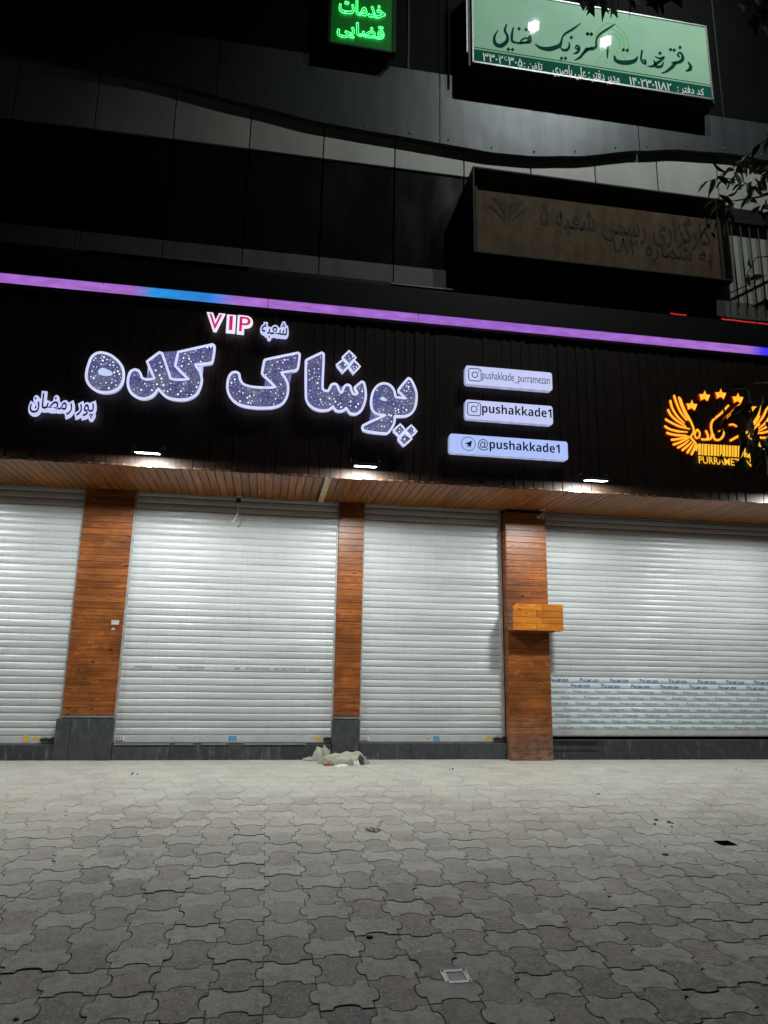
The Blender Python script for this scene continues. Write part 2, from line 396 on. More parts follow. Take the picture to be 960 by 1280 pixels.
def text_mesh(s, offset=0.0, extrude=0.0, bevel=0.0, outline=False, res=3, space=1.0, fat=0.0):
    c = bpy.data.curves.new('lettering', 'FONT'); c.body = s; c.resolution_u = res; c.space_character = space
    c.offset = offset; c.extrude = extrude
    if fat: c.bevel_depth = fat; c.bevel_resolution = 0
    if outline: c.fill_mode = 'NONE'; c.bevel_depth = bevel; c.bevel_resolution = 1
    o = bpy.data.objects.new('lettering', c); COL.objects.link(o)
    dg = bpy.context.evaluated_depsgraph_get(); dg.update()
    me = bpy.data.meshes.new_from_object(o.evaluated_get(dg))
    bpy.data.objects.remove(o); bpy.data.curves.remove(c); me.materials.clear(); return me
def bounds(me):
    xs = [v.co.x for v in me.vertices]; ys = [v.co.y for v in me.vertices]; return min(xs), max(xs), min(ys), max(ys)
def stand(me, X0, X1, Z0, Z1, Y, ref=None, depth=1.0):
    """fit flat lettering (x right, y up, z out) into a rectangle of the facade plane Y"""
    a, b, c, d = ref or bounds(me); sx = (X1-X0)/(b-a); sz = (Z1-Z0)/(d-c)
    for v in me.vertices:
        x, y, z = v.co; v.co = (X0+(x-a)*sx, Y-z*depth*(sx+sz)/2, Z0+(y-c)*sz)
    if sx*sz > 0: pass
    me.update(); return me
def stand_px(me, xl, xr, yt, yb, Y, ref=None, depth=1.0):
    xm = (xl+xr)/2
    return stand(me, at(xl, (yt+yb)/2, Y).x, at(xr, (yt+yb)/2, Y).x, at(xm, yb, Y).z, at(xm, yt, Y).z, Y, ref, depth)
def stroke(bm, pts, wid, y0, y1, per=5):
    """flat brush stroke in the plane: pts (X,Z), wid a list of widths"""
    P = [Vector(p) for p in pts]; k = len(P); Q = []; Wd = []
    for i in range(k-1):
        p0 = P[max(i-1, 0)]; p1 = P[i]; p2 = P[i+1]; p3 = P[min(i+2, k-1)]
        for s in range(per):
            t = s/per; Q.append(.5*((2*p1)+(p2-p0)*t+(2*p0-5*p1+4*p2-p3)*t*t+(3*p1-p0-3*p2+p3)*t**3)); Wd.append(wid[i]*(1-t)+wid[i+1]*t)
    Q.append(P[-1]); Wd.append(wid[-1]); L = []; R_ = []
    for i in range(len(Q)):
        t = (Q[min(i+1, len(Q)-1)]-Q[max(i-1, 0)]).normalized(); nn = Vector((-t.y, t.x))
        L.append(Q[i]+nn*Wd[i]/2); R_.append(Q[i]-nn*Wd[i]/2)
    # round ends
    def cap(c, t, w): return [c+(t*math.sin(a)+Vector((-t.y, t.x))*math.cos(a))*w/2 for a in (PI*.25, PI*.5, PI*.75)]
    e = cap(Q[-1], (Q[-1]-Q[-2]).normalized(), Wd[-1]); b = cap(Q[0], (Q[0]-Q[1]).normalized(), Wd[0])
    fr = lambda q, y: bm.verts.new((q.x, y, q.y))
    a = [(fr(l, y0), fr(r, y0), fr(l, y1), fr(r, y1)) for l, r in zip(L, R_)]
    for p, q in zip(a, a[1:]):
        bm.faces.new((p[0], q[0], q[1], p[1])); bm.faces.new((p[2], q[2], q[0], p[0])); bm.faces.new((p[1], q[1], q[3], p[3]))
    ev = [fr(x, y0) for x in e]; bm.faces.new([a[-1][0]]+ev+[a[-1][1]])
    bv = [fr(x, y0) for x in b]; bm.faces.new([a[0][1]]+bv+[a[0][0]])

# ------------------------------------------------------------------ ground: sand bed, pavers, road
PITCHP = .22; PX0, PY0 = .058, -5.356
bm = bmesh.new()
q = [(-16, -9.6), (18, -9.6), (18, .9), (-16, .9)]
bm.faces.new([bm.verts.new((x, y, gz(x, y)-.0012+.00078*y)) for x, y in q])
ground = tag(link('pavement', bm_mesh(bm), 'joint_sand'), kind='structure')
bm = bmesh.new()
bm.faces.new([bm.verts.new(c) for c in ((-900, -900, -.62), (900, -900, -.62), (900, 900, -.62), (-900, 900, -.62))])
tag(link('road', bm_mesh(bm), 'road_asphalt'), kind='structure')
tag(box('kerb', -16, 18, -9.78, -9.6, -.7, -.44, 'cement', None, .01), kind='structure')
def paver_outline(grey):
    """grey pavers bulge sideways and are scooped front and back; red ones the other way round"""
    h = .5; t = .255; dep = .155; pts = []
    for side in range(4):
        sgn = 1 if (side % 2 == 1) == grey else -1     # side 0 front, 1 right, 2 back, 3 left
        prof = [(-h, 0)]
        for k in range(7):
            a = PI*(k/6); x = -t*math.cos(a)*(1.0+.10*math.sin(a)); prof.append((x, sgn*dep*math.sin(a)**.72 if 0 < k < 6 else 0))
        for x, o in prof:
            p = Vector((x, -h-o)); p.rotate(Matrix.Rotation(side*PI/2, 2)); pts.append(p)
    return pts
def paver_geo(grey, gap):
    pts = paver_outline(grey); k = len(pts); s = PITCHP
    def off(d):
        r = []
        for i in range(k):
            a = (pts[i]-pts[i-1]).normalized(); b = (pts[(i+1) % k]-pts[i]).normalized()
            nn = Vector((-a.y-b.y, a.x+b.x)).normalized(); r.append(pts[i]*s+nn*d)
        return r
    top, rim = off(gap+.0022), off(gap)
    V = [(p.x, p.y, 0) for p in top]+[(p.x, p.y, -.0025) for p in rim]+[(p.x, p.y, -.016) for p in rim]
    Fc = [tuple(range(k))]
    for j in (0, 1):
        for i in range(k): Fc.append((j*k+i, (j+1)*k+i, (j+1)*k+(i+1) % k, j*k+(i+1) % k))
    return V, Fc
PV = {g: paver_geo(g, .0020) for g in (True, False)}
PM = {g: mesh(*PV[g]) for g in (True, False)}
PM[True].materials.append(MAT['paver_grey']); PM[False].materials.append(MAT['paver_red'])
def in_view(p):
    d = p-CAM; z = d.dot(_f)
    if z < .3: return False
    return abs(d.dot(RT)/z) < 500/FPX and abs(d.dot(UP)/z) < 655/FPX
cells = []
for i in range(-52, 52):
    for j in range(-8, 26):
        X, Y = PX0+(i+.5)*PITCHP, PY0+(j+.5)*PITCHP
        if Y > .08: continue
        cells.append((X, Y, (i+j) % 2 == 1))
cells.sort(key=lambda c: (not in_view(Vector((c[0], c[1], gz(c[0], c[1])))), (Vector((c[0], c[1], 0))-CAM).length))
TILT = (math.atan(GY), -math.atan(GX), 0)
hole_px = [(570, 1221), (907, 1054)]
holes = [atg(*p) for p in hole_px]
rv = {True: ([], []), False: ([], [])}
def hole_cut(me0, loc, rot, spot, half):
    o = bpy.data.objects.new('tmp', me0.copy()); COL.objects.link(o); o.location = loc; o.rotation_euler = rot
    b = bmesh.new(); bx(b, -half, half, -half, half, -.1, .1); cm = bm_mesh(b)
    c = bpy.data.objects.new('tmp', cm); COL.objects.link(c); c.location = spot
    m = o.modifiers.new('b', 'BOOLEAN'); m.operation = 'DIFFERENCE'; m.object = c; m.solver = 'EXACT'
    dg = bpy.context.evaluated_depsgraph_get(); dg.update()
    me = bpy.data.meshes.new_from_object(o.evaluated_get(dg)); bpy.data.objects.remove(o); bpy.data.objects.remove(c); return me
for idx, (X, Y, g) in enumerate(cells):
    amp_ = .0007+.00036*abs(Y); dz = random.uniform(-amp_, amp_); tx, ty = random.uniform(-.009, .009), random.uniform(-.009, .009)
    near = [h for h in holes if abs(h.x-X) < .22 and abs(h.y-Y) < .22]
    loc = Vector((X, Y, gz(X, Y)+dz)); rot = (TILT[0]+tx, TILT[1]+ty, random.uniform(-.008, .008))
    if idx < 300 or near:
        me = PM[g]
        if near:
            bm = bmesh.new(); bm.from_mesh(me)
            bs = [e for e in bm.edges if e.is_boundary]; bmesh.ops.holes_fill(bm, edges=bs); me1 = bm_mesh(bm)
            me1.materials.append(me.materials[0]); me = hole_cut(me1, loc, rot, near[0], .062)
            if not me.materials: me.materials.append(MAT['paver_grey' if g else 'paver_red'])
        link('paver', me, None, ground, loc, rot)
    else:
        Mx = Matrix.LocRotScale(loc, Matrix.Identity(3).to_euler() if False else __import__('mathutils').Euler(rot), None)
        V, Fc = PV[g]; A, B = rv[g]; k = len(A)
        A.extend(Mx @ Vector(v) for v in V); B.extend(tuple(k+i for i in f) for f in Fc)
for g in (True, False):
    tag(link('far_pavers', mesh(*rv[g]), 'paver_grey' if g else 'paver_red', ground), kind='stuff')

# ------------------------------------------------------------------ shop building
ZS = 3.05                      # soffit underside
FY = -1.14                     # fascia front
bld = empty('shop_building', (0, .5, 0), 'dark shop building with wood-clad pillars, black fascia and panelled upper floor', 'building')
# body walls behind everything
box('ground_floor_wall', -12, 14, .25, 6, -.6, 5.2, 'dark_wall', bld)
box('upper_wall', -12, 14, -.24, 6, 5.2, 16, 'dark_wall', bld)
box('side_wall', -12, -4.95, -.02, .25, -.6, ZS, 'plain_wall', bld)
box('side_wall', 8.1, 14, -.02, .25, -.6, ZS, 'plain_wall', bld)
# pillars clad in horizontal boards
def plank_mesh(L, w, t, bev=.003):
    bm = bmesh.new(); bx(bm, -L/2, L/2, -t/2, t/2, -w/2, w/2, bev); return bm_mesh(bm)
def pillar(x0, x1, yf, zb, depth, side):
    p = empty('pillar', ((x0+x1)/2, yf, zb), parent=None); p.parent = bld; p.matrix_parent_inverse = pinv(bld)
    box('core', x0+.012, x1-.012, yf+.014, .24, zb, ZS+.1, 'black_metal', p)
    w = .078; k = int((ZS-zb)/w)+1; me = plank_mesh(x1-x0, w-.0022, .016); ms = plank_mesh(depth-.018, w-.0022, .014)
    for i in range(k):
        z = zb+w*(i+.5)
        if z+w/2 > ZS+.03: break
        link('plank', me, 'pillar_wood', p, ((x0+x1)/2, yf+.008+random.uniform(-.0012, .0012), z), (random.uniform(-.004, .004), 0, random.choice((0, PI))))
        if side:
            link('plank', ms, 'pillar_wood', p, (x0+.005, yf+.018+(depth-.018)/2, z), (0, 0, PI/2))
    return p
P1 = pillar(-2.185, -1.63, 0, .475, .06, False)
P2 = pillar(.81, 1.12, 0, .478, .06, False)
P3 = pillar(2.925, 3.462, -.10, -.03, .155, True)
for p, x0, x1 in ((P1, -2.185, -1.63), (P2, .81, 1.12)):
    box('metal_trim', x0+.01, x1-.004, -.012, .04, .452, .472, 'metal_trim', p)
# stone plinth
pl = empty('plinth', (0, 0, 0)); pl.parent = bld; pl.matrix_parent_inverse = pinv(bld)
def tiles(x0, x1, yf, z0, z1, step, yb=.2):
    x = x0
    while x < x1-.02:
        e = min(x+step, x1)
        if x1-e < .12: e = x1
        box('stone_tile', x+.0015, e-.0015, yf+random.uniform(-.001, .001), yb, z0, z1, 'plinth_stone', pl, .002); x = e
tiles(-4.95, -2.22, -.02, -.15, .165, .66); tiles(-1.62, .79, -.02, -.15, .168, .62); tiles(1.125, 2.93, -.015, -.15, .175, .6)
tiles(3.464, 8.1, -.055, -.15, .215, .98)
box('stone_tile', -2.225, -2.075, -.028, .2, -.15, .440, 'plinth_stone', pl, .002)
box('stone_tile', -2.072, -1.622, -.030, .2, -.15, .440, 'plinth_stone', pl, .002)
box('stone_tile', .80, 1.122, -.026, .2, -.15, .440, 'plinth_stone', pl, .002)
for x0, x1 in ((3.47, 4.05),):
    box('metal_trim', x0, x1, -.075, -.056, .195, .212, 'black_metal', pl); box('metal_trim', x0, x1, -.062, -.056, .095, .102, 'black_metal', pl)
for x0, x1, z in ((-1.6, -1.0, .170), (-.95, -.75, .170), (-.66, -.38, .170), (-.2, .5, .170)):
    box('metal_trim', x0, x1, -.03, -.016, z-.006, z+.008, 'metal_trim', pl)

# soffit of boards running out from the wall
so = empty('soffit', (1.5, -.5, ZS)); so.parent = bld; so.matrix_parent_inverse = pinv(bld)
box('deck', -12, 14, FY+.03, .2, ZS+.018, ZS+.06, 'black_metal', so)
sw = .0885; bm = bmesh.new(); bx(bm, -.595, .595, -(sw-.005)/2, (sw-.005)/2, -.008, .008, .005); sme = bm_mesh(bm)
x = -4.4
while x < 7.6:
    if not .53 < x < .61:
        link('plank', sme, 'soffit_wood', so, (x, -.545, ZS+.008+random.uniform(-.002, .002)), (random.uniform(-.006, .006), 0, PI/2+random.choice((0, PI))))
    x += sw
box('cover_strip', .54, .605, FY+.01, .05, ZS-.012, ZS+.004, 'trim_wood', so)
box('edge_strip', 3.47, 7.6, .005, .03, ZS-.014, ZS, 'metal_trim', so)
# fascia box with vertical dark boards
fa = empty('fascia', (1.5, FY, 4.2)); fa.parent = bld; fa.matrix_parent_inverse = pinv(bld)
FZ1 = 4.925
box('backing', -12, 14, FY+.022, FY+.30, ZS+.03, 5.42, 'black_metal', fa)
bm = bmesh.new(); x = -12.0
while x < 14:
    w = .058; e = .0; r0 = random.uniform(-.003, .003)+(-.0025 if int((x+12)/w+.5) % 2 else .002)
    bx(bm, x+.0009, x+w-.0009, FY+r0, FY+.021, ZS-.006+random.uniform(-.004, .004), FZ1, .0)
    x += w
tag(link('dark_boards', bm_mesh(bm), 'fascia_wood', fa), kind='stuff')
box('top_trim', -12, 14, FY-.01, FY+.021, 5.08, 5.40, 'black_metal', fa)

# upper facade (Y = -0.3): pale panels, dark glazing, grey sill panels, ledge
UY = -.30
uf = empty('upper_facade', (1.5, UY, 7)); uf.parent = bld; uf.matrix_parent_inverse = pinv(bld)
step = .974; xs = [-1.532+step*i for i in range(-4, 10)]
for a, b in zip(xs, xs[1:]):
    box('pale_panel', a+.008, b-.008, UY, UY+.04, 7.685, 8.85, 'pale_panel', uf, .003)
    if b < 6.3: box('window_pane', a+.012, b-.012, UY+.02, UY+.05, 6.222, 7.67, 'window_glass', uf)
    box('sill_panel', a+.006, b-.006, UY-.005, UY+.04, 5.93, 6.21, 'grey_panel', uf, .003)
box('ledge', -12, 14, UY-.06, UY+.03, 5.86, 5.925, 'dark_metal', uf)
box('metal_strip', -2.36, -.45, UY-.10, UY-.065, 5.905, 5.945, 'metal_trim', uf); box('metal_strip', 1.35, 4.6, UY-.10, UY-.065, 5.875, 5.895, 'metal_trim', uf)
# wavy dark metal band in front
def wavez(X):
    P = [(-12, 8.4), (-3.64, 8.446), (-1.9, 8.375), (-.545, 8.181), (.37, 8.06), (1.3, 8.02), (2.3, 7.978), (2.7, 7.955), (3.3, 7.98), (3.94, 8.075), (4.99, 8.325), (5.6, 8.44), (6.5, 8.501), (9, 8.35), (14, 8.0)]
    for (a, za), (b, zb) in zip(P, P[1:]):
        if a <= X <= b:
            t = (X-a)/(b-a); za += .10; zb += .10; t2 = t*t*(3-2*t); return za*(1-t)+zb*t if abs(a) > 11 or b > 13 else za*(1-(t*.6+t2*.4))+zb*(t*.6+t2*.4)
    return 8.2
BY = -.39
cuts = [-12, -7, -4, -1.02, 2.0, 4.98, 8, 14]
for a, b in zip(cuts, cuts[1:]):
    k = max(6, int((b-a)/.12)); lo = [(a+.006+(b-a-.012)*i/k) for i in range(k+1)]
    o = [(X, wavez(X)) for X in lo]+[(lo[-1], 9.22), (lo[0], 9.22)]
    o = put('band_panel', prism(o, BY, UY-.002 if False else UY+.02), 'band_metal', uf)
    bm = bmesh.new(); X = a+.12
    while X < b:
        z = wavez(X)+.075
        bmesh.ops.create_uvsphere(bm, u_segments=6, v_segments=4, radius=.013, matrix=Matrix.Translation(Vector((X, BY-.003, z))-o.location)); X += .62
    if -5 < a < 9: tag(link('rivets', bm_mesh(bm), 'steel', o, o.location.copy()), kind='stuff')
box('upper_cladding', -12, 14, -.37, -.245, 9.23, 16, 'dark_wall', uf)
for X in (-2.9, -1.2, .25, 1.55, 6.4):
    box('cladding_joint', X-.012, X+.012, -.385, -.365, 9.23, 12, 'black_metal', uf)
# window with bars at the far right
wg = empty('barred_window', (6.7, UY, 6.8)); wg.parent = bld; wg.matrix_parent_inverse = pinv(bld)
box('lintel', 6.1, 8.2, UY-.08, UY+.01, 7.45, 7.68, 'dark_metal', wg)
box('pale_back', 6.3, 8.2, UY+.015, UY+.045, 6.215, 7.45, 'pale_panel', wg)
for i in range(13):
    tube('bar', [(6.36+i*.145, UY-.05, 6.10), (6.36+i*.145, UY-.05, 7.46)], .011, 'black_metal', wg, 6)
tube('rail', [(6.25, UY-.035, 6.32), (7.6, UY-.035, 7.1)], .012, 'metal_trim', wg, 6)

# ------------------------------------------------------------------ roller shutters
SP = .0785; SY = .06
PROF = [(-SP/2, .0026), (-SP/2+.004, -.0012), (-SP*.36, -.0042), (-SP*.18, -.0068), (0, -.0076), (SP*.18, -.0070), (SP*.36, -.0046), (SP/2-.0055, -.0012), (SP/2-.003, .0022), (SP/2, .0026)]
def slat_mesh(L, nseg=10):
    V = []; Fc = []; k = len(PROF)
    for i in range(nseg+1):
        for z, y in PROF: V.append((-L/2+L*i/nseg, y, z))
    for i in range(nseg):
        for j in range(k-1): Fc.append((i*k+j, (i+1)*k+j, (i+1)*k+j+1, i*k+j+1))
    return mesh(V, Fc, True)
def prof_y(z):
    for (a, ya), (b, yb) in zip(PROF, PROF[1:]):
        if a <= z <= b: return ya+(yb-ya)*(z-a)/max(1e-9, b-a)
    return 0
def shutter(x0, x1, z0, label, bar=.075, pitch=SP):
    s = empty('roller_shutter', ((x0+x1)/2, SY, z0), label, 'shutter', 'roller shutters along the shop front')
    me = slat_mesh(x1-x0); rows = []
    z = z0+bar+pitch/2
    while z < ZS+.06:
        o = link('slat', me, 'shutter_steel', s, ((x0+x1)/2, SY+random.uniform(-.0012, .0012), z), (random.uniform(-.032, .032), random.uniform(-.0011, .0011), 0))
        o.scale = (1, 1, pitch/SP); rows.append(o); z += pitch
    b = box('bottom_bar', x0, x1, SY-.016, SY+.012, z0, z0+bar-.003, 'shutter_bar', s, .003)
    box('bottom_lip', x0, x1, SY-.024, SY+.016, z0-.012, z0-.001, 'metal_trim', s)
    for x in (x0+.004, x1-.004):
        box('guide_rail', x-.014, x+.014, SY-.024, SY+.03, z0-.012, ZS+.05, 'grey_plastic', s)
    return s, rows, b
def lock(x, z, s, flip):
    r = empty('bolt_lock', (x, SY-.03, z), parent=None); r.parent = s; r.matrix_parent_inverse = pinv(s)
    d = 1 if flip else -1
    box('hasp', x-.03, x+.03, SY-.05, SY-.018, z-.024, z+.024, 'black_plastic', r, .004)
    for k in range(3):
        bm = bmesh.new(); bmesh.ops.create_uvsphere(bm, u_segments=8, v_segments=6, radius=.021)
        link('chain_link', bm_mesh(bm, True), 'black_plastic', r, (x+d*(.055+k*.038), SY-.034, z-.004+.006*(k % 2)), (0, .6*k, .3))
def keyhole(x, z, s):
    b = box('lock_plate', x-.05, x+.05, SY-.021, SY-.0165, z-.022, z+.022, 'white_plastic', s)
    for dx in (-.03, -.005, .022):
        for dz in (-.011, .011): box('screw', x+dx-.006, x+dx+.006, SY-.024, SY-.0212, z+dz-.005, z+dz+.005, 'black_plastic', b)
def sticker(x, z, w, h, mat, s): return box('sticker', x-w/2, x+w/2, SY-.0185, SY-.0165, z-h/2, z+h/2, mat, s)
s1, r1, b1 = shutter(-4.95, -2.195, .178, 'white roller shutter cut off by the picture edge beside the wide left pillar')
s2, r2, b2 = shutter(-1.628, .806, .186, 'widest fully seen white roller shutter with peeled tape marks and hanging cable end')
s3, r3, b3 = shutter(1.123, 2.90, .190, 'narrow white roller shutter between thin pillar and boxed pillar, shadowed at its edge')
s4, r4, b4 = shutter(3.464, 8.1, .262, 'white roller shutter with blue printed film on its lower slats', .06, .0715)
lock(-2.235, .218, s1, False); lock(.855, .226, s2, False); lock(2.905, .228, s3, False); keyhole(-1.555, .226, s2); keyhole(1.19, .226, s3)
p = at(33, 922, SY); sticker(p.x, .226, .045, .065, 'yellow_sticker', s1); p = at(46, 922, SY); sticker(p.x, .228, .075, .026, 'yellow_sticker', s1)
p = at(291, 922, SY); sticker(p.x, .228, .09, .05, 'blue_sticker', s2); p = at(397, 922, SY); sticker(p.x, .236, .075, .03, 'yellow_sticker', s2)
p = at(215, 921, SY); sticker(p.x, .236, .04, .012, 'grey_plastic', s2)
p = at(545, 922, SY); sticker(p.x, .226, .075, .05, 'blue_sticker', s3); p = at(611, 921, SY); sticker(p.x, .236, .075, .032, 'yellow_sticker', s3); p = at(535, 922, SY); sticker(p.x, .228, .04, .014, 'yellow_sticker', s3)
# peeled tape residue on the wide shutter
def nearest(rows, z): return min(rows, key=lambda o: abs(o.location.z-z))
def strip_on(o, xa, xb, z0, z1, mat, name, ragged=0):
    V = []; Fc = []; zs = [z0+(z1-z0)*i/4 for i in range(5)]; k = max(2, int((xb-xa)/.03))
    for i in range(k+1):
        x = xa+(xb-xa)*i/k; dz = random.uniform(-ragged, ragged)
        for z in zs: V.append((x-o.location.x, prof_y(z)-.0011, z+dz*(.5 if z in (z0, z1) else 0)))
    for i in range(k):
        for j in range(4): Fc.append((i*5+j, (i+1)*5+j, (i+1)*5+j+1, i*5+j+1))
    c = link(name, mesh(V, Fc, True), mat, o); c.matrix_parent_inverse = Matrix.Identity(4); return c
for xa, xb in ((168, 190), (222, 256), (293, 300), (307, 338), (342, 382), (386, 400)):
    A, B = at(xa, 833, SY), at(xb, 833, SY); o = nearest(r2, A.z)
    strip_on(o, A.x, B.x, -.014, .012, 'peeled_mark', 'tape_residue', .012)
# printed protective film on the right shutter
pm = text_mesh('Polar.co', .030, res=2); pb = bounds(pm)
pverts = [v.co.copy() for v in pm.vertices]; pfaces = [tuple(f.vertices) for f in pm.polygons]
def print_row(o, first, stepx, w, h, mat, rng):
    V = []; Fc = []; x = first
    while x < rng[1]-w:
        if x > rng[0]:
            k = len(V)
            for v in pverts:
                z = -h/2+(v.y-pb[2])/(pb[3]-pb[2])*h; V.append((x+(v.x-pb[0])/(pb[1]-pb[0])*w-o.location.x, prof_y(z)-.0022, z))
            Fc.extend(tuple(k+i for i in f) for f in pfaces)
        x += stepx
    c = tag(link('printed_lettering', mesh(V, Fc), mat, o), kind='stuff'); c.matrix_parent_inverse = Matrix.Identity(4)
for k in range(9):
    z = at(700, 852+7.0*k, SY).z; o = r4[8-k]
    strip_on(o, 3.49, 8.06, -.036, .036, 'film_strip', 'film')
    if k < 2: print_row(o, 3.50+(0 if k == 0 else -.12)-(.0 if k == 0 else 0), .405, .255, .050, 'ink_blue', (3.485, 8.05))
    else: print_row(o, 3.50+(.11 if k % 2 else -.02)+.015*k, .300, .20, .036, 'ink_pale', (3.485, 8.05))

# ------------------------------------------------------------------ floodlights under the fascia
def floodlight(X, label):
    Y, Z = -1.40, 3.112
    f = empty('floodlight', (X, Y, Z), label, 'floodlight', 'floodlights along the fascia')
    ang = math.radians(11)
    def part(name, x0, x1, y0, y1, z0, z1, mat, bev=0, par=f):
        bm = bmesh.new(); bx(bm, x0, x1, y0, y1, z0, z1, bev)
        return link(name, bm_mesh(bm), mat, par, (X, Y, Z), (ang, 0, 0))
    h = part('housing', -.130, .130, -.075, .075, .006, .034, 'black_metal', .006)
    for k in range(7): part('cooling_fin', -.12+k*.04-.003, -.12+k*.04+.003, -.065, .065, .034, .055, 'black_metal', 0, h)
    part('lens', -.112, .112, -.058, .058, .001, .0055, 'flood_lens')
    tube('bracket', [(X-.15, Y, Z+.02), (X-.15, Y+.03, Z+.09), (X-.15, FY-.002, Z+.11)], .009, 'black_metal', f, 6)
    tube('bracket', [(X+.15, Y, Z+.02), (X+.15, Y+.03, Z+.09), (X+.15, FY-.002, Z+.11)], .009, 'black_metal', f, 6)
    L = bpy.data.lights.new('flood_lamp', 'AREA'); L.shape = 'RECTANGLE'; L.size = .22; L.size_y = .11; L.energy = FLOOD_POWER; L.color = (.96, 1.0, .97)
    lo = bpy.data.objects.new('flood_lamp', L); COL.objects.link(lo); lo.location = (X, Y, Z-.004); lo.rotation_euler = (ang, 0, 0); lo.parent = f; lo.matrix_parent_inverse = pinv(f)
floodlight(-1.28, 'lit floodlight under the black fascia above the wide left pillar')
floodlight(.935, 'lit floodlight under the black fascia above the thin pillar')
floodlight(6.12, 'floodlight at the right end of the fascia, beyond the winged logo'); floodlight(-3.7, 'unseen floodlight added at the left end of the fascia, beyond the small two-word sign')  # left one is unseen, added to bring up the left shutter's brightness
floodlight(3.53, 'lit floodlight under the black fascia above the boxed pillar')

# pole with two floodlights across the pavement that lights the upper facade and is mirrored in the green sign
def mirror_point(px, py, Yl):
    A = at(px, py, -.66); d = ray(px, py); d = Vector((d.x, -d.y, d.z)); return A+d*((Yl+.66)/d.y)
LP = [mirror_point(667, 33, -4.3), mirror_point(757, 52, -4.3)]
px_, py_ = 7.4, -4.3
sl = empty('street_lamp', (px_, py_, gz(px_, py_)), 'tall street pole with two floodlights facing the upper facade', 'street lamp')
tube('pole', [(px_, py_, gz(px_, py_)), (px_, py_, 6), (px_, py_, 14.2)], [.11, .085, .06], 'dark_metal', sl, 12)
tube('arm', [(px_, py_, 14.05), (LP[1].x, py_-.02, LP[1].z+.22), (LP[0].x-.1, py_-.02, LP[0].z+.22)], .035, 'dark_metal', sl)
for P in LP:
    tgt = Vector((P.x*.5+1.4, -.4, 9.2)); rot = (tgt-P).to_track_quat('-Z', 'Y').to_euler()
    h = bmesh.new(); bx(h, -.13, .13, -.10, .10, .012, .09, .01); hd = link('lamp_head', bm_mesh(h), 'black_metal', sl, P, rot)
    h = bmesh.new(); bx(h, -.11, .11, -.08, .08, .004, .0115); link('lens', bm_mesh(h), 'flood_lens', hd, P, rot)
    L = bpy.data.lights.new('street_spot', 'SPOT'); L.energy = STREET_POWER; L.spot_size = math.radians(80); L.spot_blend = 1.0; L.shadow_soft_size = .05; L.color = (.93, 1.0, .96)
    lo = bpy.data.objects.new('street_spot', L); COL.objects.link(lo); lo.rotation_euler = rot; lo.location = P+(tgt-P).normalized()*.03; lo.parent = sl; lo.matrix_parent_inverse = pinv(sl)

# ------------------------------------------------------------------ LED strip along the top of the fascia
ls = empty('light_strip', (1.5, FY, 5), 'long purple and blue LED light strip along the top of the black fascia', 'light strip')
sc_ = [-12, -8, -5.4, -1.95, -.18, 1.55, 2.95, 4.75, 6.9, 9.5, 14]
for a, b in zip(sc_, sc_[1:]):
    d = box('diffuser', a+.004, b-.004, FY-.035, FY-.002, 4.962, 5.068, 'strip_glow', ls, .006)
    box('housing', a, b, FY-.030, FY-.001, 4.928, 4.958, 'black_metal', ls)
box('cap_strip', -12, 14, FY-.04, FY-.0015, 5.07, 5.078, 'black_metal', ls)

# ------------------------------------------------------------------ main lit lettering on the fascia
LD = .075            # letter depth
def zoomed(pts, ox, oy, z): return [(at(ox+x/z, oy+y/z, FY-LD)) for x, y in pts]
def letter(parent, pts, nled, hole=None, rim=.0145, per=4):
    pl_ = smooth_poly([(p.x, p.z) for p in pts], per)
    ar = sum(a[0]*b[1]-b[0]*a[1] for a, b in zip(pl_, pl_[1:]+pl_[:1]))
    if ar < 0: pl_ = pl_[::-1]
    body = put('letter', prism(pl_, FY-LD, FY-.006), 'letter_side', parent)
    # face just in front of the body
    bm = bmesh.new(); fc = bm.faces.new([bm.verts.new((x, FY-LD-.003, z)) for x, z in pl_]); bmesh.ops.triangulate(bm, faces=[fc])
    put('face', bm_mesh(bm), 'letter_face', body)
    bm = bmesh.new(); loop = [(x, FY-LD-.002, z) for x, z in pl_]; tube_bm(bm, loop+loop[:2], rim, 6, False); put('rim', bm_mesh(bm, True), 'letter_rim', body)
    # LEDs scattered over the face
    def inside(x, z):
        c = False
        for (x0, z0), (x1, z1) in zip(pl_, pl_[1:]+pl_[:1]):
            if (z0 > z) != (z1 > z) and x < (x1-x0)*(z-z0)/(z1-z0)+x0: c = not c
        return c
    def dist(x, z): return min(math.hypot(x-a, z-b) for a, b in pl_)
    xs_ = [p[0] for p in pl_]; zs_ = [p[1] for p in pl_]; got = []; tries = 0
    hp = [(p.x, p.z) for p in hole] if hole else []
    hc = (sum(p[0] for p in hp)/len(hp), sum(p[1] for p in hp)/len(hp)) if hp else None
    while len(got) < nled and tries < 4000:
        tries += 1; x, z = random.uniform(min(xs_), max(xs_)), random.uniform(min(zs_), max(zs_))
        if inside(x, z) and dist(x, z) > .03 and all(math.hypot(x-a, z-b) > .026 for a, b in got) and (not hc or math.hypot(x-hc[0], z-hc[1]) > .09): got.append((x, z))
    bm = bmesh.new()
    for x, z in got:
        s = random.choice((.0035, .0045, .006, .007, .0095)); bmesh.ops.create_uvsphere(bm, u_segments=6, v_segments=4, radius=s, matrix=Matrix.Translation((x, FY-LD-.006, z)))
    if got: tag(put('led_points', bm_mesh(bm), 'letter_led', body), kind='stuff')
    if hp:
        hp = smooth_poly(hp, 3); put('eye', prism(hp, FY-LD-.010, FY-LD-.0035), 'letter_hole', body)
    return body
sg = empty('lit_sign', (1, FY, 4.3), 'large blue LED-studded Persian lettering with pale rims on the black fascia', 'sign')
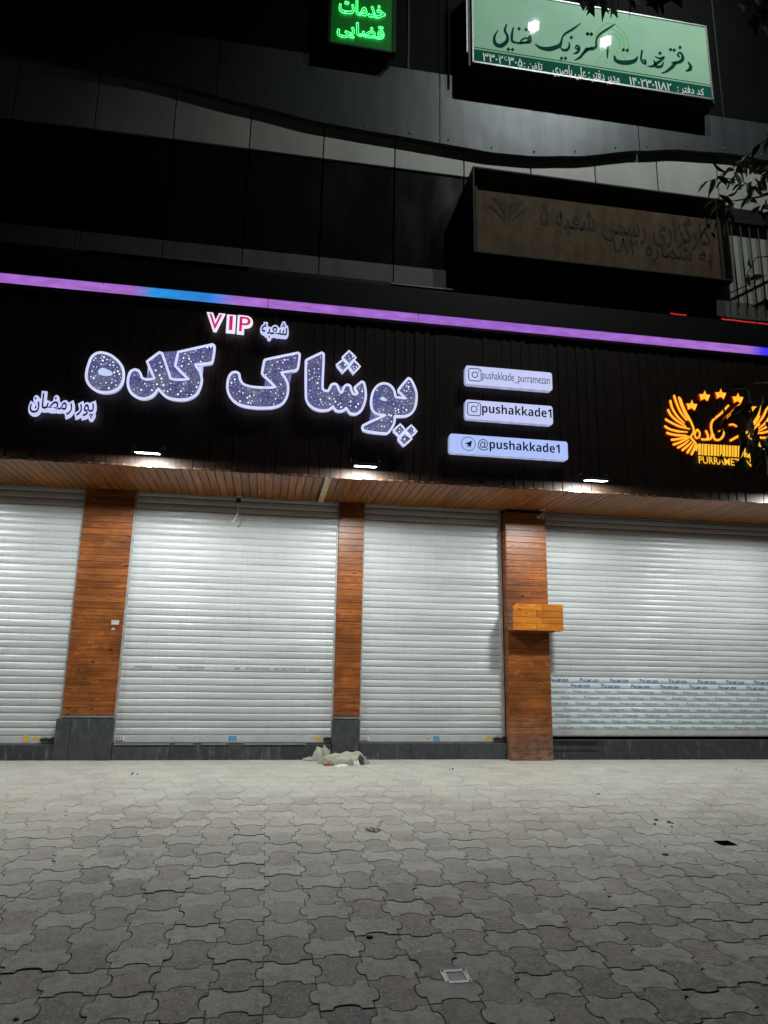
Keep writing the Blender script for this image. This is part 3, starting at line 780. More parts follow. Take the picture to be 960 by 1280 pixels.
A_ = (100, 420, 5.3333); B_ = (280, 430, 8.0); C_ = (370, 430, 9.6); D_ = (445, 460, 10.6667)
letter(sg, zoomed([(115, 115), (155, 113), (205, 130), (250, 165), (280, 205), (291, 250), (285, 300), (260, 345), (215, 370), (160, 376), (105, 362), (65, 330), (45, 290), (45, 240), (60, 185), (80, 140)], *A_), 34,
       zoomed([(150, 215), (175, 222), (205, 235), (220, 252), (205, 265), (160, 265), (128, 258), (120, 240), (132, 222)], *A_))
letter(sg, zoomed([(885, 57), (897, 72), (884, 170), (872, 180), (765, 192), (797, 235), (812, 290), (803, 340), (780, 385), (740, 413), (690, 425), (620, 421), (570, 402), (545, 378), (523, 352), (500, 383), (470, 406), (420, 418), (370, 403), (335, 370), (320, 320), (325, 270), (340, 237), (365, 224), (390, 232), (405, 256), (415, 280), (440, 290), (497, 286), (447, 172), (530, 110), (548, 117), (605, 285), (640, 292), (725, 291), (635, 200), (655, 108)], *A_), 62)
letter(sg, zoomed([(742, 90), (756, 106), (738, 245), (722, 262), (570, 288), (612, 345), (638, 410), (638, 490), (613, 560), (573, 605), (500, 632), (400, 640), (280, 635), (170, 612), (100, 573), (55, 516), (36, 460), (36, 390), (50, 330), (80, 290), (120, 281), (150, 300), (160, 350), (185, 395), (230, 418), (300, 432), (400, 438), (520, 436), (380, 298), (405, 168), (422, 157)], *B_), 50)
letter(sg, zoomed([(312, 105), (332, 130), (318, 530), (340, 562), (385, 566), (405, 530), (425, 492), (460, 478), (490, 492), (510, 540), (535, 588), (555, 576), (570, 530), (590, 502), (620, 490), (650, 507), (665, 560), (685, 602), (720, 606), (738, 592), (700, 527), (788, 452), (813, 467), (833, 550), (836, 640), (818, 720), (788, 788), (743, 832), (690, 842), (645, 828), (600, 768), (570, 798), (520, 808), (475, 795), (440, 748), (410, 782), (340, 798), (250, 787), (180, 750), (135, 696), (120, 630), (120, 212), (132, 192)], *C_), 52)
for d in ([(637, 84), (718, 165), (637, 246), (556, 165)], [(563, 190), (632, 262), (562, 342), (487, 252)], [(697, 198), (768, 270), (690, 352), (634, 276)]):
    letter(sg, zoomed(d, *C_), 3, None, .0125, 2)
letter(sg, zoomed([(700, 138), (725, 152), (770, 230), (803, 330), (803, 450), (778, 546), (730, 612), (660, 642), (560, 645), (518, 642), (508, 735), (475, 800), (425, 868), (380, 875), (180, 852), (100, 832), (82, 798), (97, 767), (395, 628), (290, 620), (235, 585), (206, 518), (202, 430), (227, 320), (282, 242), (350, 208), (420, 215), (475, 252), (510, 312), (528, 390), (668, 410), (565, 312), (567, 292), (688, 145)], *D_), 50,
       zoomed([(350, 382), (385, 402), (416, 430), (398, 446), (340, 430), (312, 411), (330, 397)], *D_))
for d in ([(590, 750), (655, 828), (580, 912), (498, 835)], [(735, 765), (808, 845), (735, 920), (660, 838)], [(650, 868), (742, 945), (640, 1038), (560, 950)]):
    letter(sg, zoomed(d, *D_), 3, None, .0125, 2)

# small lit words: pale thick backing, dark letters in front
def backed_word(name, label, word, xl, xr, yt, yb, face, back, off_back, off_front, ext=.05, persian=True, sp=1.0):
    root = empty(name, at((xl+xr)/2, yb, FY), label, 'sign')
    s = shape(word) if persian else word
    f = text_mesh(s, off_front, .004, res=3, space=sp); ref = bounds(f); b = text_mesh(s, 0, .10, res=2, space=sp, fat=off_back)
    m = bounds(b); grow = [(m[0]-ref[0]), (m[1]-ref[1]), (m[2]-ref[2]), (m[3]-ref[3])]
    stand_px(b, xl, xr, yt, yb, FY-ext, m, .55); BC = put('backing', b, back, root).location
    # fit the front with the same scale as the backing
    f2 = f; X0, X1 = at(xl, (yt+yb)/2, FY-ext).x, at(xr, (yt+yb)/2, FY-ext).x; xm = (xl+xr)/2; Z0, Z1 = at(xm, yb, FY-ext).z, at(xm, yt, FY-ext).z
    ymin = min(v.co.y for v in b.vertices)
    stand(f2, X0, X1, Z0, Z1, min(v.co.y for v in b.vertices)+BC.y-.004, m, .3); put('lettering', f2, face, root); return root
backed_word('lit_word_sign', 'small white-backed dark Persian word beside the pink letters on the fascia', 'شعبه', 325, 361, 401, 427, 'ink_dark', 'plate_glow', .135, .006)
backed_word('lit_word_sign', 'small white-backed dark Persian two-word sign below the end of the large lettering', 'پور رمضان', 36, 121, 491, 525, 'ink_dark', 'plate_glow', .135, .006)
vip = empty('lit_word_sign', at(287, 405, FY), 'small pink VIP letters with white rims on the black fascia', 'sign')
for ch, xl, xr, yt, yb in (('V', 257.5, 281, 391.5, 415), ('I', 283, 294.5, 394, 416.5), ('P', 296.5, 316, 395, 418.5)):
    b = text_mesh(ch, 0, .08, res=4, fat=.095); m = bounds(b); f = text_mesh(ch, .004, .004, res=4)
    X0, X1 = at(xl, (yt+yb)/2, FY-.05).x, at(xr, (yt+yb)/2, FY-.05).x; xm = (xl+xr)/2; Z0, Z1 = at(xm, yb, FY-.05).z, at(xm, yt, FY-.05).z
    stand(b, X0, X1, Z0, Z1, FY-.05, m, .5); ob = put('letter', b, 'white_rim', vip)
    stand(f, X0, X1, Z0, Z1, min(v.co.y for v in b.vertices)+ob.location.y-.003, m, .2); put('face', f, 'pink_face', ob)

# three lit plates with account names
def plate(label, c, name_text, mat, tx, icon, offs):
    (xl, ytl), (xr, ytr), (xr2, ybr), (xl2, ybl) = c; Y = FY-.085
    root = empty('lit_plate_sign', at(xl, ybl, FY), label, 'sign', 'lit name plates on the fascia')
    X0, X1 = (at(xl, ytl, Y).x+at(xl2, ybl, Y).x)/2, (at(xr, ytr, Y).x+at(xr2, ybr, Y).x)/2
    Z1, Z0 = (at(xl, ytl, Y).z+at(xr, ytr, Y).z)/2, (at(xl2, ybl, Y).z+at(xr2, ybr, Y).z)/2
    r = .03; o = []
    for cx, cz, a0 in ((X1-r, Z1-r, 0), (X0+r, Z1-r, 90), (X0+r, Z0+r, 180), (X1-r, Z0+r, 270)):
        for k in range(5): a = math.radians(a0+k*22.5); o.append((cx+r*math.cos(a), cz+r*math.sin(a)))
    put('box', prism(o, Y+.006, FY-.01), 'letter_side', root)
    put('panel', prism(o, Y, Y+.0055), mat, root)
    t = text_mesh(name_text, offs, res=4); H = Z1-Z0; L = X1-X0
    stand(t, X0+L*tx[0], X0+L*tx[1], Z0+H*tx[2], Z0+H*tx[3], Y-.002); put('lettering', t, 'ink_dark', root)
    ix, iz, ir = X0+L*icon[0], Z0+H*.52, H*icon[1]; bm = bmesh.new()
    def ring(pts, w):
        pts = pts+pts[:1]; stroke(bm, pts, [w]*len(pts), Y-.003, Y-.001, 1)
    circ = lambda cx, cz, rr, k=20: [(cx+rr*math.cos(2*PI*i/k), cz+rr*math.sin(2*PI*i/k)) for i in range(k)]
    if icon[2] == 'camera':
        sq = []
        for cx, cz, a0 in ((1, 1, 0), (-1, 1, 90), (-1, -1, 180), (1, -1, 270)):
            for k in range(5): a = math.radians(a0+k*22.5); sq.append((ix+ir*(cx*.62+.38*math.cos(a)), iz+ir*(cz*.62+.38*math.sin(a))))
        ring(sq, .009); ring(circ(ix, iz, ir*.45), .009); ring(circ(ix+ir*.58, iz+ir*.58, ir*.06, 8), .006)
    else:
        ring(circ(ix, iz, ir), .006)
        for tri in ([(-.55, -.02), (.55, .5), (.1, -.12)], [(.55, .5), (.3, -.55), (-.05, -.2)], [(-.2, -.15), (-.12, -.55), (.05, -.3)]):
            bm.faces.new([bm.verts.new((ix+ir*a, Y-.003, iz+ir*b)) for a, b in tri])
    put('icon', bm_mesh(bm), 'ink_dark', root)
plate('topmost lit plate with camera icon and thin long account name', [(582, 457), (690.5, 465.5), (690, 488), (582, 480)], 'pushakkade_purramezan', 'plate_glow', (.19, .97, .20, .78), (.105, .33, 'camera'), -.003)
plate('middle lit plate with camera icon and bold account name', [(582, 500), (691, 507), (691, 530), (582, 524)], '𝗽𝘂𝘀𝗵𝗮𝗸𝗸𝗮𝗱𝗲𝟭', 'plate_glow', (.185, .985, .22, .86), (.095, .34, 'camera'), 0)
plate('lowest and widest lit plate with paper-plane icon and bold account name', [(562, 543), (710, 551), (709.5, 574), (562, 567)], '@𝗽𝘂𝘀𝗵𝗮𝗸𝗸𝗮𝗱𝗲𝟭', 'plate_glow_blue', (.235, .93, .20, .84), (.155, .36, 'plane'), 0)

# orange winged logo
lg = empty('winged_logo_sign', at(890, 580, FY), 'orange glowing winged logo with stars and barcode, partly behind leaves', 'sign')
LY = FY-.026
def lz(pts): return [(lambda p: (p.x, p.z))(at(820+x/6.857, 475+y/6.857, LY)) for x, y in pts]
WS = 1.0/6.857/871.35*8.3
feathers = [[(158, 135), (175, 190), (210, 270), (265, 345)], [(200, 150), (222, 220), (258, 300), (285, 345)], [(125, 178), (142, 240), (185, 310), (245, 368)], [(106, 256), (130, 300), (185, 350), (258, 396)], [(86, 336), (130, 362), (200, 395), (290, 418)], [(80, 396), (120, 420), (190, 438), (270, 445)], [(96, 452), (140, 465), (200, 473), (262, 474)], [(136, 512), (190, 505), (245, 492), (280, 480)], [(152, 552), (200, 536), (256, 508), (290, 490)], [(190, 578), (238, 552), (285, 515)], [(228, 600), (268, 568), (308, 527)], [(270, 622), (298, 582), (322, 542)], [(306, 636), (328, 592), (338, 552)]]
spine = [(212, 160), (245, 250), (292, 335), (326, 420), (316, 462), (300, 488), (330, 526), (352, 560), (346, 605)]
def wing(mir, name):
    m = (lambda pts: [(1125-x, y+.075*(1125-2*x)) for x, y in pts]) if mir else (lambda pts: pts)
    bm = bmesh.new(); bm2 = bmesh.new()
    for f in feathers:
        w = [19*WS]+[17*WS]*(len(f)-2)+[8*WS]; stroke(bm, lz(m(f)), w, LY, FY-.012); stroke(bm2, lz(m(f)), [q+9*WS for q in w], LY+.007, FY-.011)
    stroke(bm, lz(m(spine)), [12*WS]*len(spine), LY-.002, FY-.012)
    o = put(name, bm_mesh(bm), 'logo_yellow', lg); put('red_halo', bm_mesh(bm2), 'logo_halo', o)
wing(False, 'wing'); wing(True, 'wing')
def star(cx, cy, r):
    for nm, rr, y, mt in (('star', r, LY, 'logo_yellow'), ('red_halo', r*1.18, LY+.007, 'logo_halo')):
        o = lz([(cx+rr*(1 if k % 2 == 0 else .42)*math.sin(k*PI/5+.06), cy-rr*(1 if k % 2 == 0 else .42)*math.cos(k*PI/5+.06)) for k in range(10)][::-1])
        ob = put(nm, prism(o, y, FY-.012), mt, lg if nm == 'star' else ob)
for c in ((308, 218), (418, 138), (556, 122), (703, 158), (822, 240)): star(*c, 46)
bm = bmesh.new(); bm2 = bmesh.new()
for s, w in (([(355, 425), (335, 460), (345, 495), (370, 490), (378, 455), (360, 425)], 16), ([(430, 435), (448, 480), (432, 508), (392, 506)], 20), ([(622, 218), (560, 285), (490, 345), (474, 400), (482, 455), (472, 500), (440, 510)], 20), ([(720, 210), (660, 270), (600, 328), (582, 375)], 20), ([(585, 420), (578, 478), (542, 512), (505, 505), (492, 465)], 20), ([(632, 384), (664, 380), (690, 395)], 18), ([(640, 518), (690, 490), (760, 456), (830, 424), (885, 378)], 22), ([(540, 440), (552, 436)], 14), ([(885, 480), (900, 505), (940, 540), (985, 560)], 18)):
    stroke(bm, lz(s), [w*.78*WS]*len(s), LY, FY-.012); stroke(bm2, lz(s), [(w*.78+11)*WS]*len(s), LY+.007, FY-.011)
o = put('lettering', bm_mesh(bm), 'logo_yellow', lg); put('red_halo', bm_mesh(bm2), 'logo_halo', o)
bm = bmesh.new(); x = 368; bws = [16, 10, 18, 10, 14, 18, 9, 10, 18, 8, 14, 9, 16, 10, 18, 9, 14, 8, 12, 16, 8, 14]; k = 0
while x < 795:
    w = bws[k % len(bws)]; t = (x-368)/430; y0 = 545+24*t; y1 = 640+24*t; g = 13
    c = lz([(x, y0), (x+w, y0+w*.05), (x+w, y1), (x, y1)]); a = [bm.verts.new((p[0], LY, p[1])) for p in c]; b = [bm.verts.new((p[0], FY-.012, p[1])) for p in c]
    bm.faces.new(a)
    for i in range(4): bm.faces.new((a[i], b[i], b[(i+1) % 4], a[(i+1) % 4]))
    x += w+g; k += 1
put('barcode', bm_mesh(bm), 'logo_yellow', lg)
t = text_mesh('PURRAMEZAN', .014, .0, res=2); stand_px(t, 873.5, 938.5, 572.3, 581.3, LY, None, .3); put('lettering', t, 'logo_yellow', lg)

# ------------------------------------------------------------------ signs on the upper facade
# green light box
gs = empty('light_box_sign', (4.1, -.6, 9.03), 'large pale green light box sign with dark Persian heading', 'sign')
GYF = -.66; gx0, gx1, gz0, gz1 = at(592, 60, GYF).x, at(885.5, 80, GYF).x, at(740, 100, GYF).z, at(783, 17, GYF).z
box('case', gx0-.07, gx1+.06, GYF+.02, BY-.002, gz0-.06, gz1+.05, 'black_metal', gs, .004)
box('panel', gx0, gx1, GYF, GYF+.015, gz0+.005, gz1, 'sign_green', gs)
box('stripe', gx0+.002, gx1-.002, GYF-.003, GYF-.001, gz0+.008, gz0+.205, 'sign_stripe', gs)
box('thin_line', gx0+.002, gx1-.002, GYF-.003, GYF-.001, gz0+.232, gz0+.243, 'sign_stripe', gs)
for nm, c in (('frame_bar', (gx0-.01, gx1+.01, GYF-.01, GYF+.019, gz0-.02, gz0+.004)), ('frame_bar', (gx0-.01, gx1+.01, GYF-.01, GYF+.019, gz1+.001, gz1+.022)), ('frame_bar', (gx0-.02, gx0-.001, GYF-.01, GYF+.019, gz0-.02, gz1+.022)), ('frame_bar', (gx1+.001, gx1+.02, GYF-.01, GYF+.019, gz0-.02, gz1+.022))):
    box(nm, *c, 'metal_trim', gs)
box('corner_bar', gx0-.105, gx0-.085, GYF-.02, GYF+.0, gz0+.12, gz1+.4, 'metal_trim', gs)
E_ = (570, 0, 5.647); F_ = (730, 0, 5.647)
def gl(pts, fr): return [(lambda p: (p.x, p.z))(at(fr[0]+x/fr[2], fr[1]+y/fr[2], GYF-.003)) for x, y in pts]
bm = bmesh.new(); HS = 1/5.647*.0175
def brush(fr, pts, ws): stroke(bm, gl(pts, fr), [w*HS for w in ws], GYF-.004, GYF-.0012, 5)
brush(F_, [(735, 438), (752, 465), (748, 488), (720, 502)], [6, 16, 20, 5])
brush(F_, [(672, 400), (662, 385), (676, 370), (692, 385), (697, 415), (672, 438), (622, 442)], [10, 10, 9, 13, 17, 17, 8]); brush(F_, [(650, 440), (620, 475), (580, 505), (545, 517)], [14, 17, 11, 3])
brush(F_, [(502, 398), (535, 412), (566, 402), (548, 425), (508, 450), (512, 470), (545, 468), (562, 440)], [4, 11, 8, 10, 18, 16, 14, 5]); brush(F_, [(492, 425), (502, 452), (480, 468), (448, 465)], [5, 14, 12, 3])
brush(F_, [(410, 358), (403, 410), (410, 435), (432, 448), (432, 425), (415, 425)], [10, 10, 10, 14, 10, 5])
brush(F_, [(216, 396), (225, 425), (262, 440), (320, 440), (362, 425), (380, 398)], [8, 19, 24, 24, 18, 4])
brush(F_, [(170, 330), (166, 370), (166, 410)], [5, 11, 4])
brush(F_, [(222, 168), (165, 205), (112, 242), (88, 280), (86, 325), (60, 345), (20, 345), (0, 372)], [3, 12, 11, 9, 12, 15, 14, 9])
brush(E_, [(960, 335), (910, 365), (875, 405), (835, 425)], [10, 14, 12, 3])
brush(E_, [(862, 345), (846, 340), (850, 322), (866, 328), (868, 352), (852, 372), (828, 378)], [10, 8, 8, 11, 14, 12, 3])
brush(E_, [(882, 163), (825, 205), (775, 235), (752, 262), (742, 300), (725, 325), (660, 345), (600, 338), (560, 312)], [3, 12, 11, 8, 12, 20, 24, 17, 5])
brush(E_, [(798, 300), (800, 330), (782, 352), (755, 352), (740, 335)], [5, 11, 14, 13, 5])
brush(E_, [(532, 262), (522, 250), (512, 262), (528, 275), (520, 298), (490, 300), (462, 298)], [7, 7, 7, 10, 12, 11, 8]); brush(E_, [(455, 298), (468, 278), (500, 268), (512, 284), (490, 300), (440, 304), (405, 292)], [8, 8, 9, 9, 11, 12, 6]); brush(E_, [(405, 195), (396, 240), (395, 285), (410, 302)], [6, 12, 12, 8])
brush(E_, [(358, 170), (345, 215), (362, 250), (360, 290), (320, 322), (285, 315), (270, 285), (275, 250), (298, 212)], [6, 12, 12, 16, 22, 20, 14, 10, 3])
for fr, cs in ((F_, [(612, 350), (637, 354), (678, 335), (537, 375), (278, 352), (306, 355), (26, 240), (52, 241)]), (E_, [(815, 264), (745, 412), (773, 412), (445, 203), (370, 348), (399, 350), (928, 238), (955, 240), (495, 208), (515, 215)])):
    for x, y in cs: bm.faces.new([bm.verts.new((p[0], GYF-.0035, p[1])) for p in gl([(x, y-15), (x+14, y), (x, y+15), (x-14, y)], fr)])
put('heading', bm_mesh(bm), 'sign_ink', gs)
# faint emblem drawn behind the heading
bm = bmesh.new(); ex, ez = at(765, 45, GYF).x, at(765, 45, GYF).z
for r in (.12, .18, .25):
    stroke(bm, [(ex-r*math.sin(a), ez-.12+r*1.35*math.cos(a)) for a in [math.radians(v) for v in range(-120, 121, 20)]], [.022]*13, GYF-.0018, GYF-.0008, 2)
for dx in (-.28, -.14, 0, .14, .28): stroke(bm, [(ex+dx*.4, ez-.25), (ex+dx, ez-.52)], [.012, .012], GYF-.0018, GYF-.0008, 2)
put('emblem', bm_mesh(bm), 'sign_emblem', gs)
for s, xl, xr, yt, yb in (('۳۳۰۲۶۳۰۵', 603.5, 653, 68.5, 80), ('تلفن :', 655, 678, 77, 89), ('مدیر دفتر: علی باصری', 691, 774, 85, 101.5), ('۱۴۰۲۳۰۱۱۸۲', 787, 839, 99, 110), ('کد دفتر :', 847, 880, 108, 119.5)):
    w = s if s[0] in '۱۲۳' else shape(s.replace(':', ' :') if 'مدیر' in s else s)
    t = text_mesh(w, .016, res=3); xm = (xl+xr)/2
    stand_px(t, xl, xr, yt, yb, GYF-.0045); put('small_lettering', t, 'sign_white', gs)

# green neon sign
ns = empty('neon_sign', (.86, -.5, 9.3), 'small green neon sign with two lines of outlined Persian letters', 'sign')
NY = -.56
box('panel', .437, 1.29, NY, NY+.02, 9.29, 10.55, 'neon_panel', ns)
for x0, x1 in ((.395, .434), (1.293, 1.332)): box('frame_bar', x0, x1, NY-.02, -.45, 9.27, 10.57, 'black_metal', ns)
box('frame_bar', .395, 1.332, NY-.012, -.45, 9.262, 9.288, 'black_metal', ns)
for s, xl, xr, yt, yb in (('خدمات', 423.5, 482, 0, 22), ('قضایی', 421, 480.5, 30, 52)):
    t = text_mesh(shape(s), .014, 0, .017, True, 3); stand_px(t, xl, xr, yt-1.5, yb-1.5, NY-.02, None, .9); put('neon_lettering', t, 'neon_tube', ns)

# rusty old sign box
rs = empty('rusty_sign', (4.2, -.5, 6.25), 'old rusty brown sign box with faded Persian lettering under the light box', 'sign')
RY = -.70; rx0, rx1, rz0, rz1 = 2.37, 6.05, 6.27, 7.54
box('top_hood', rx0, rx1, RY, UY-.065 if False else UY-.001, rz1-.028, rz1, 'rusty_frame', rs, .004)
box('bottom_ledge', rx0, rx1, RY+.002, UY-.001, rz0, rz0+.028, 'rusty_frame', rs, .004)
box('side_panel', rx0, rx0+.022, RY+.004, UY-.001, rz0+.029, rz1-.029, 'rusty_frame', rs); box('side_panel', rx1-.022, rx1, RY+.004, UY-.001, rz0+.029, rz1-.029, 'rusty_frame', rs)
RF = RY+.125
box('face', rx0+.023, rx1-.023, RF, RF+.02, rz0+.029, rz1-.029, 'rusty_sheet', rs)
for c in ((rx0+.06, rx1-.06, RF-.02, RF-.001, rz0+.06, rz0+.09), (rx0+.06, rx0+.09, RF-.02, RF-.001, rz0+.091, rz1-.06), (rx1-.09, rx1-.06, RF-.02, RF-.001, rz0+.091, rz1-.06)): box('inner_frame', *c, 'rusty_frame', rs)
for x0, x1 in ((2.9, 2.95), (4.1, 4.16), (5.2, 5.25)): box('bracket', x0, x1, RY+.05, UY-.07, rz0-.10, rz0-.001, 'dark_metal', rs)
for s, xl, xr, yt, yb in (('کارگزاری رسمی شعبه ۵', 676, 888, 262, 303), ('به شماره ۱۸۲', 766, 890, 303, 327)):
    t = text_mesh(shape(s), .014, .004, res=2); stand_px(t, xl, xr, yt, yb, RF-.003, None, .5); put('faded_lettering', t, 'ink_rust', rs)
bm = bmesh.new(); ex, ez = at(634, 262, RF).x, at(634, 262, RF).z
for tri in ([(-.20, .16), (-.02, .10), (-.02, -.12)], [(.02, .10), (.24, .17), (.02, -.12)], [(-.28, .05), (-.19, .02), (-.04, -.17)], [(.30, .06), (.20, .02), (.04, -.17)]):
    bm.faces.new([bm.verts.new((ex+a, RF-.004, ez+b)) for a, b in tri])
put('emblem', bm_mesh(bm), 'ink_rust', rs)
# red light line on the ledge
rl = empty('red_light_line', at(880, 395, -.42), 'thin broken red light line below the rusty sign', 'light strip')
for xa, ya, xb, yb in ((838, 391.5, 858, 394), (902, 398.5, 916, 400), (917, 400.2, 945, 403.5), (947, 403.8, 975, 406.5)):
    tube('light_segment', [at(xa, ya, -.42), at((xa+xb)/2, (ya+yb)/2+.4, -.42), at(xb, yb, -.42)], .008, 'red_led', rl, 6)

# ------------------------------------------------------------------ things on the pillars and soffit
wb = empty('wooden_box', (3.25, -.2, 1.5), 'orange wooden board box sticking out from the front of the right pillar', 'box')
bx0, bx1, by0, bz0, bz1 = 2.925, 3.565, -.30, 1.508, 1.828
box('core', bx0+.012, bx1-.012, by0+.014, -.101, bz0+.01, bz1-.01, 'black_metal', wb)
ph = (bz1-bz0)/4
for i in range(4):
    xs_ = 3.25+(.05 if i % 2 else -.03)
    for a, b in ((bx0, xs_-.0015), (xs_+.0015, bx1)):
        link('plank', plank_mesh(b-a, ph-.002, .016), 'box_wood', wb, ((a+b)/2, by0+.008, bz0+ph*(i+.5)), (0, 0, random.choice((0, PI))))
    link('plank', plank_mesh(.18, ph-.002, .014), 'pillar_wood', wb, (bx0+.004, -.192, bz0+ph*(i+.5)), (0, 0, PI/2))
    link('plank', plank_mesh(.18, ph-.002, .014), 'pillar_wood', wb, (bx1-.007, -.192, bz0+ph*(i+.5)), (0, 0, PI/2))
box('bottom_board', bx0+.02, bx1-.10, by0+.02, -.102, bz0-.012, bz0+.006, 'pillar_wood', wb); box('top_board', bx0+.005, bx1-.005, by0+.017, -.102, bz1-.008, bz1+.004, 'pillar_wood', wb)

c0 = at(676, 637, -.16); sc0 = empty('security_camera', (3.40, -.16, ZS), 'small grey camera bracket under the soffit at the top of the right pillar', 'camera')
box('mount', 3.37, 3.43, -.19, -.13, ZS-.014, ZS-.001, 'white_plastic', sc0, .002); tube('stem', [(3.41, -.16, ZS-.012), (3.415, -.165, ZS-.05), (3.40, -.18, ZS-.075)], .012, 'grey_plastic', sc0)
bm = bmesh.new(); bx(bm, -.05, .05, -.022, .022, -.02, .02, .006); link('body', bm_mesh(bm), 'grey_plastic', sc0, (3.36, -.19, ZS-.085), (0, -.55, .2))
tube('aerial', [(3.39, -.18, ZS-.13), (3.425, -.185, ZS-.075)], .005, 'white_plastic', sc0, 6)
hc = empty('hanging_cable', (-.45, -.03, ZS), 'short white cable end hanging from the soffit in front of the wide shutter', 'cable')
p0 = at(298.5, 620, -.04)
box('cable_clip', p0.x-.03, p0.x+.03, -.06, -.02, ZS-.016, ZS-.001, 'white_plastic', hc, .002)
box('connector', p0.x-.028, p0.x+.028, -.055, -.03, p0.z-.085, p0.z-.03, 'black_plastic', hc, .004)
tube('wire', [(p0.x, -.04, ZS-.01), (p0.x, -.042, p0.z-.06), at(298, 636, -.045), at(296.5, 643, -.05), at(293, 650, -.055), at(290, 653.5, -.06)], .008, 'white_plastic', hc, 6)
lo_ = empty('hanging_cable', (1.2, -.5, ZS), 'tiny white wire end poking down from the soffit boards near the thin pillar', 'cable')
p0 = at(461, 619, -.45); tube('wire', [(p0.x, -.45, ZS), p0, at(462.5, 624, -.45)], .0045, 'white_plastic', lo_, 6)
simple('tag_paper', (.42, .40, .34), .7, 0, .3, 40)
tg = empty('wall_tag', at(144, 779, -.004), 'small white paper tag stuck on the wide left pillar', 'tag')
p0 = at(144, 778, -.003); box('paper', p0.x-.042, p0.x+.042, -.006, -.002, p0.z-.026, p0.z+.026, 'tag_paper', tg)
p1 = at(141.5, 786, -.003); box('torn_corner', p1.x-.018, p1.x+.018, -.005, -.002, p1.z-.012, p1.z+.01, 'tag_paper', tg)
put('lettering', stand(text_mesh('123', .01, res=2), p0.x-.02, p0.x+.02, p0.z-.012, p0.z+.012, -.0065), 'ink_pale', tg) if False else None

# ------------------------------------------------------------------ things on the pavement
def on(px, py): return atg(px, py)
# in-ground light and empty socket
def ground_frame(root, c, half, inner, mat):
    for x0, x1, y0, y1 in ((-half, half, -half, -inner), (-half, half, inner, half), (-half, -inner, -inner, inner), (inner, half, -inner, inner)):
        bm = bmesh.new(); bx(bm, x0+.0004, x1-.0004, y0+.0004, y1-.0004, -.01, .0035); link('frame_bar', bm_mesh(bm), mat, root, c, TILT)
c = holes[0]; gl_ = empty('ground_light', c, 'square steel in-ground light with frosted glass set in the paving', 'light')
ground_frame(gl_, c, .060, .038, 'steel'); bm = bmesh.new(); bx(bm, -.037, .037, -.037, .037, -.008, .0015); link('glass', bm_mesh(bm), 'frosted_glass', gl_, c, TILT)
for sx in (-1, 1):
    for sy in (-1, 1):
        bm = bmesh.new(); bmesh.ops.create_cone(bm, segments=8, radius1=.005, radius2=.004, depth=.004, cap_ends=True)
        link('screw', bm_mesh(bm), 'black_metal', gl_, c+Vector((sx*.049, sy*.049, .0045+gz(sx*.049, sy*.049))), TILT)
c = holes[1]; hk = empty('light_socket', c, 'empty square black hole in the paving where a ground light is missing', 'hole')
bm = bmesh.new(); bx(bm, -.0605, .0605, -.0605, .0605, -.0030, -.0018); link('floor_plate', bm_mesh(bm), 'hole_black', hk, c, TILT)  # shallow plate; the dark of the open socket is put into its black colour
for x0, x1, y0, y1 in ((-.061, .061, -.061, -.058), (-.061, .061, .058, .061), (-.061, -.058, -.058, .058), (.058, .061, -.058, .058)):
    bm = bmesh.new(); bx(bm, x0, x1, y0, y1, -.0016, .0012); link('socket_wall', bm_mesh(bm), 'hole_black', hk, c, TILT)
# worn pits with rubble
def blob(c, rx, ry, h, seed, n=12, rings=3):
    rnd = random.Random(seed); V = [(0, 0, h)]; Fc = []
    rad = [rnd.uniform(.65, 1.1) for _ in range(n)]
    for k in range(1, rings+1):
        t = k/rings
        for i in range(n):
            a = 2*PI*i/n; V.append((rx*t*rad[i]*math.cos(a), ry*t*rad[i]*math.sin(a), h*(1-t*t)+(rnd.uniform(-.25, .25)*h if k < rings else -.004)))
    for i in range(n): Fc.append((0, 1+i, 1+(i+1) % n))
    for k in range(rings-1):
        for i in range(n): a = 1+k*n; Fc.append((a+i, a+n+i, a+n+(i+1) % n, a+(i+1) % n))
    return mesh(V, Fc)
def patch(px, py, rx, ry, name, label, cat, mat, h=.006, bits=0, bitmat='debris_dark'):
    c = on(px, py); r = empty(name, c, label, cat)
    link('patch', blob(c, rx, ry, h, px), mat, r, c, TILT)
    for k in range(bits):
        a = random.uniform(0, 2*PI); q = c+Vector((rx*.9*random.random()*math.cos(a), ry*.9*random.random()*math.sin(a), 0)); q.z = gz(q.x, q.y)+h*.7
        bm = bmesh.new(); bmesh.ops.create_icosphere(bm, subdivisions=1, radius=random.uniform(.008, .018))
        for v in bm.verts: v.co *= random.uniform(.6, 1.2)
        link('chip', bm_mesh(bm), bitmat, r, q, (random.random()*6, random.random()*6, 0))
patch(833, 1030, .13, .15, 'broken_paving_patch', 'crumbled sandy patch with dark chips in the paving before the printed shutter', 'patch', 'cement', .003, 9)
patch(468, 1038, .09, .10, 'broken_paving_patch', 'crumbled dark patch in the paving below the rubbish heap', 'patch', 'debris_dark', .004, 12, 'cement')
patch(747, 961, .10, .16, 'cement_spill', 'small white cement splash on the paving near the boxed pillar', 'spill', 'cement', .008)
patch(567, 963, .08, .10, 'cement_spill', 'small beige cement splash on the paving before the narrow shutter', 'spill', 'cement', .006, 2)
patch(925, 963, .09, .10, 'cement_spill', 'small beige cement splash by the dark plinth at the far right', 'spill', 'cement', .006, 2)
patch(166, 968, .07, .08, 'cement_spill', 'small grey cement splash on the paving near the wide left pillar', 'spill', 'cement', .005, 3)
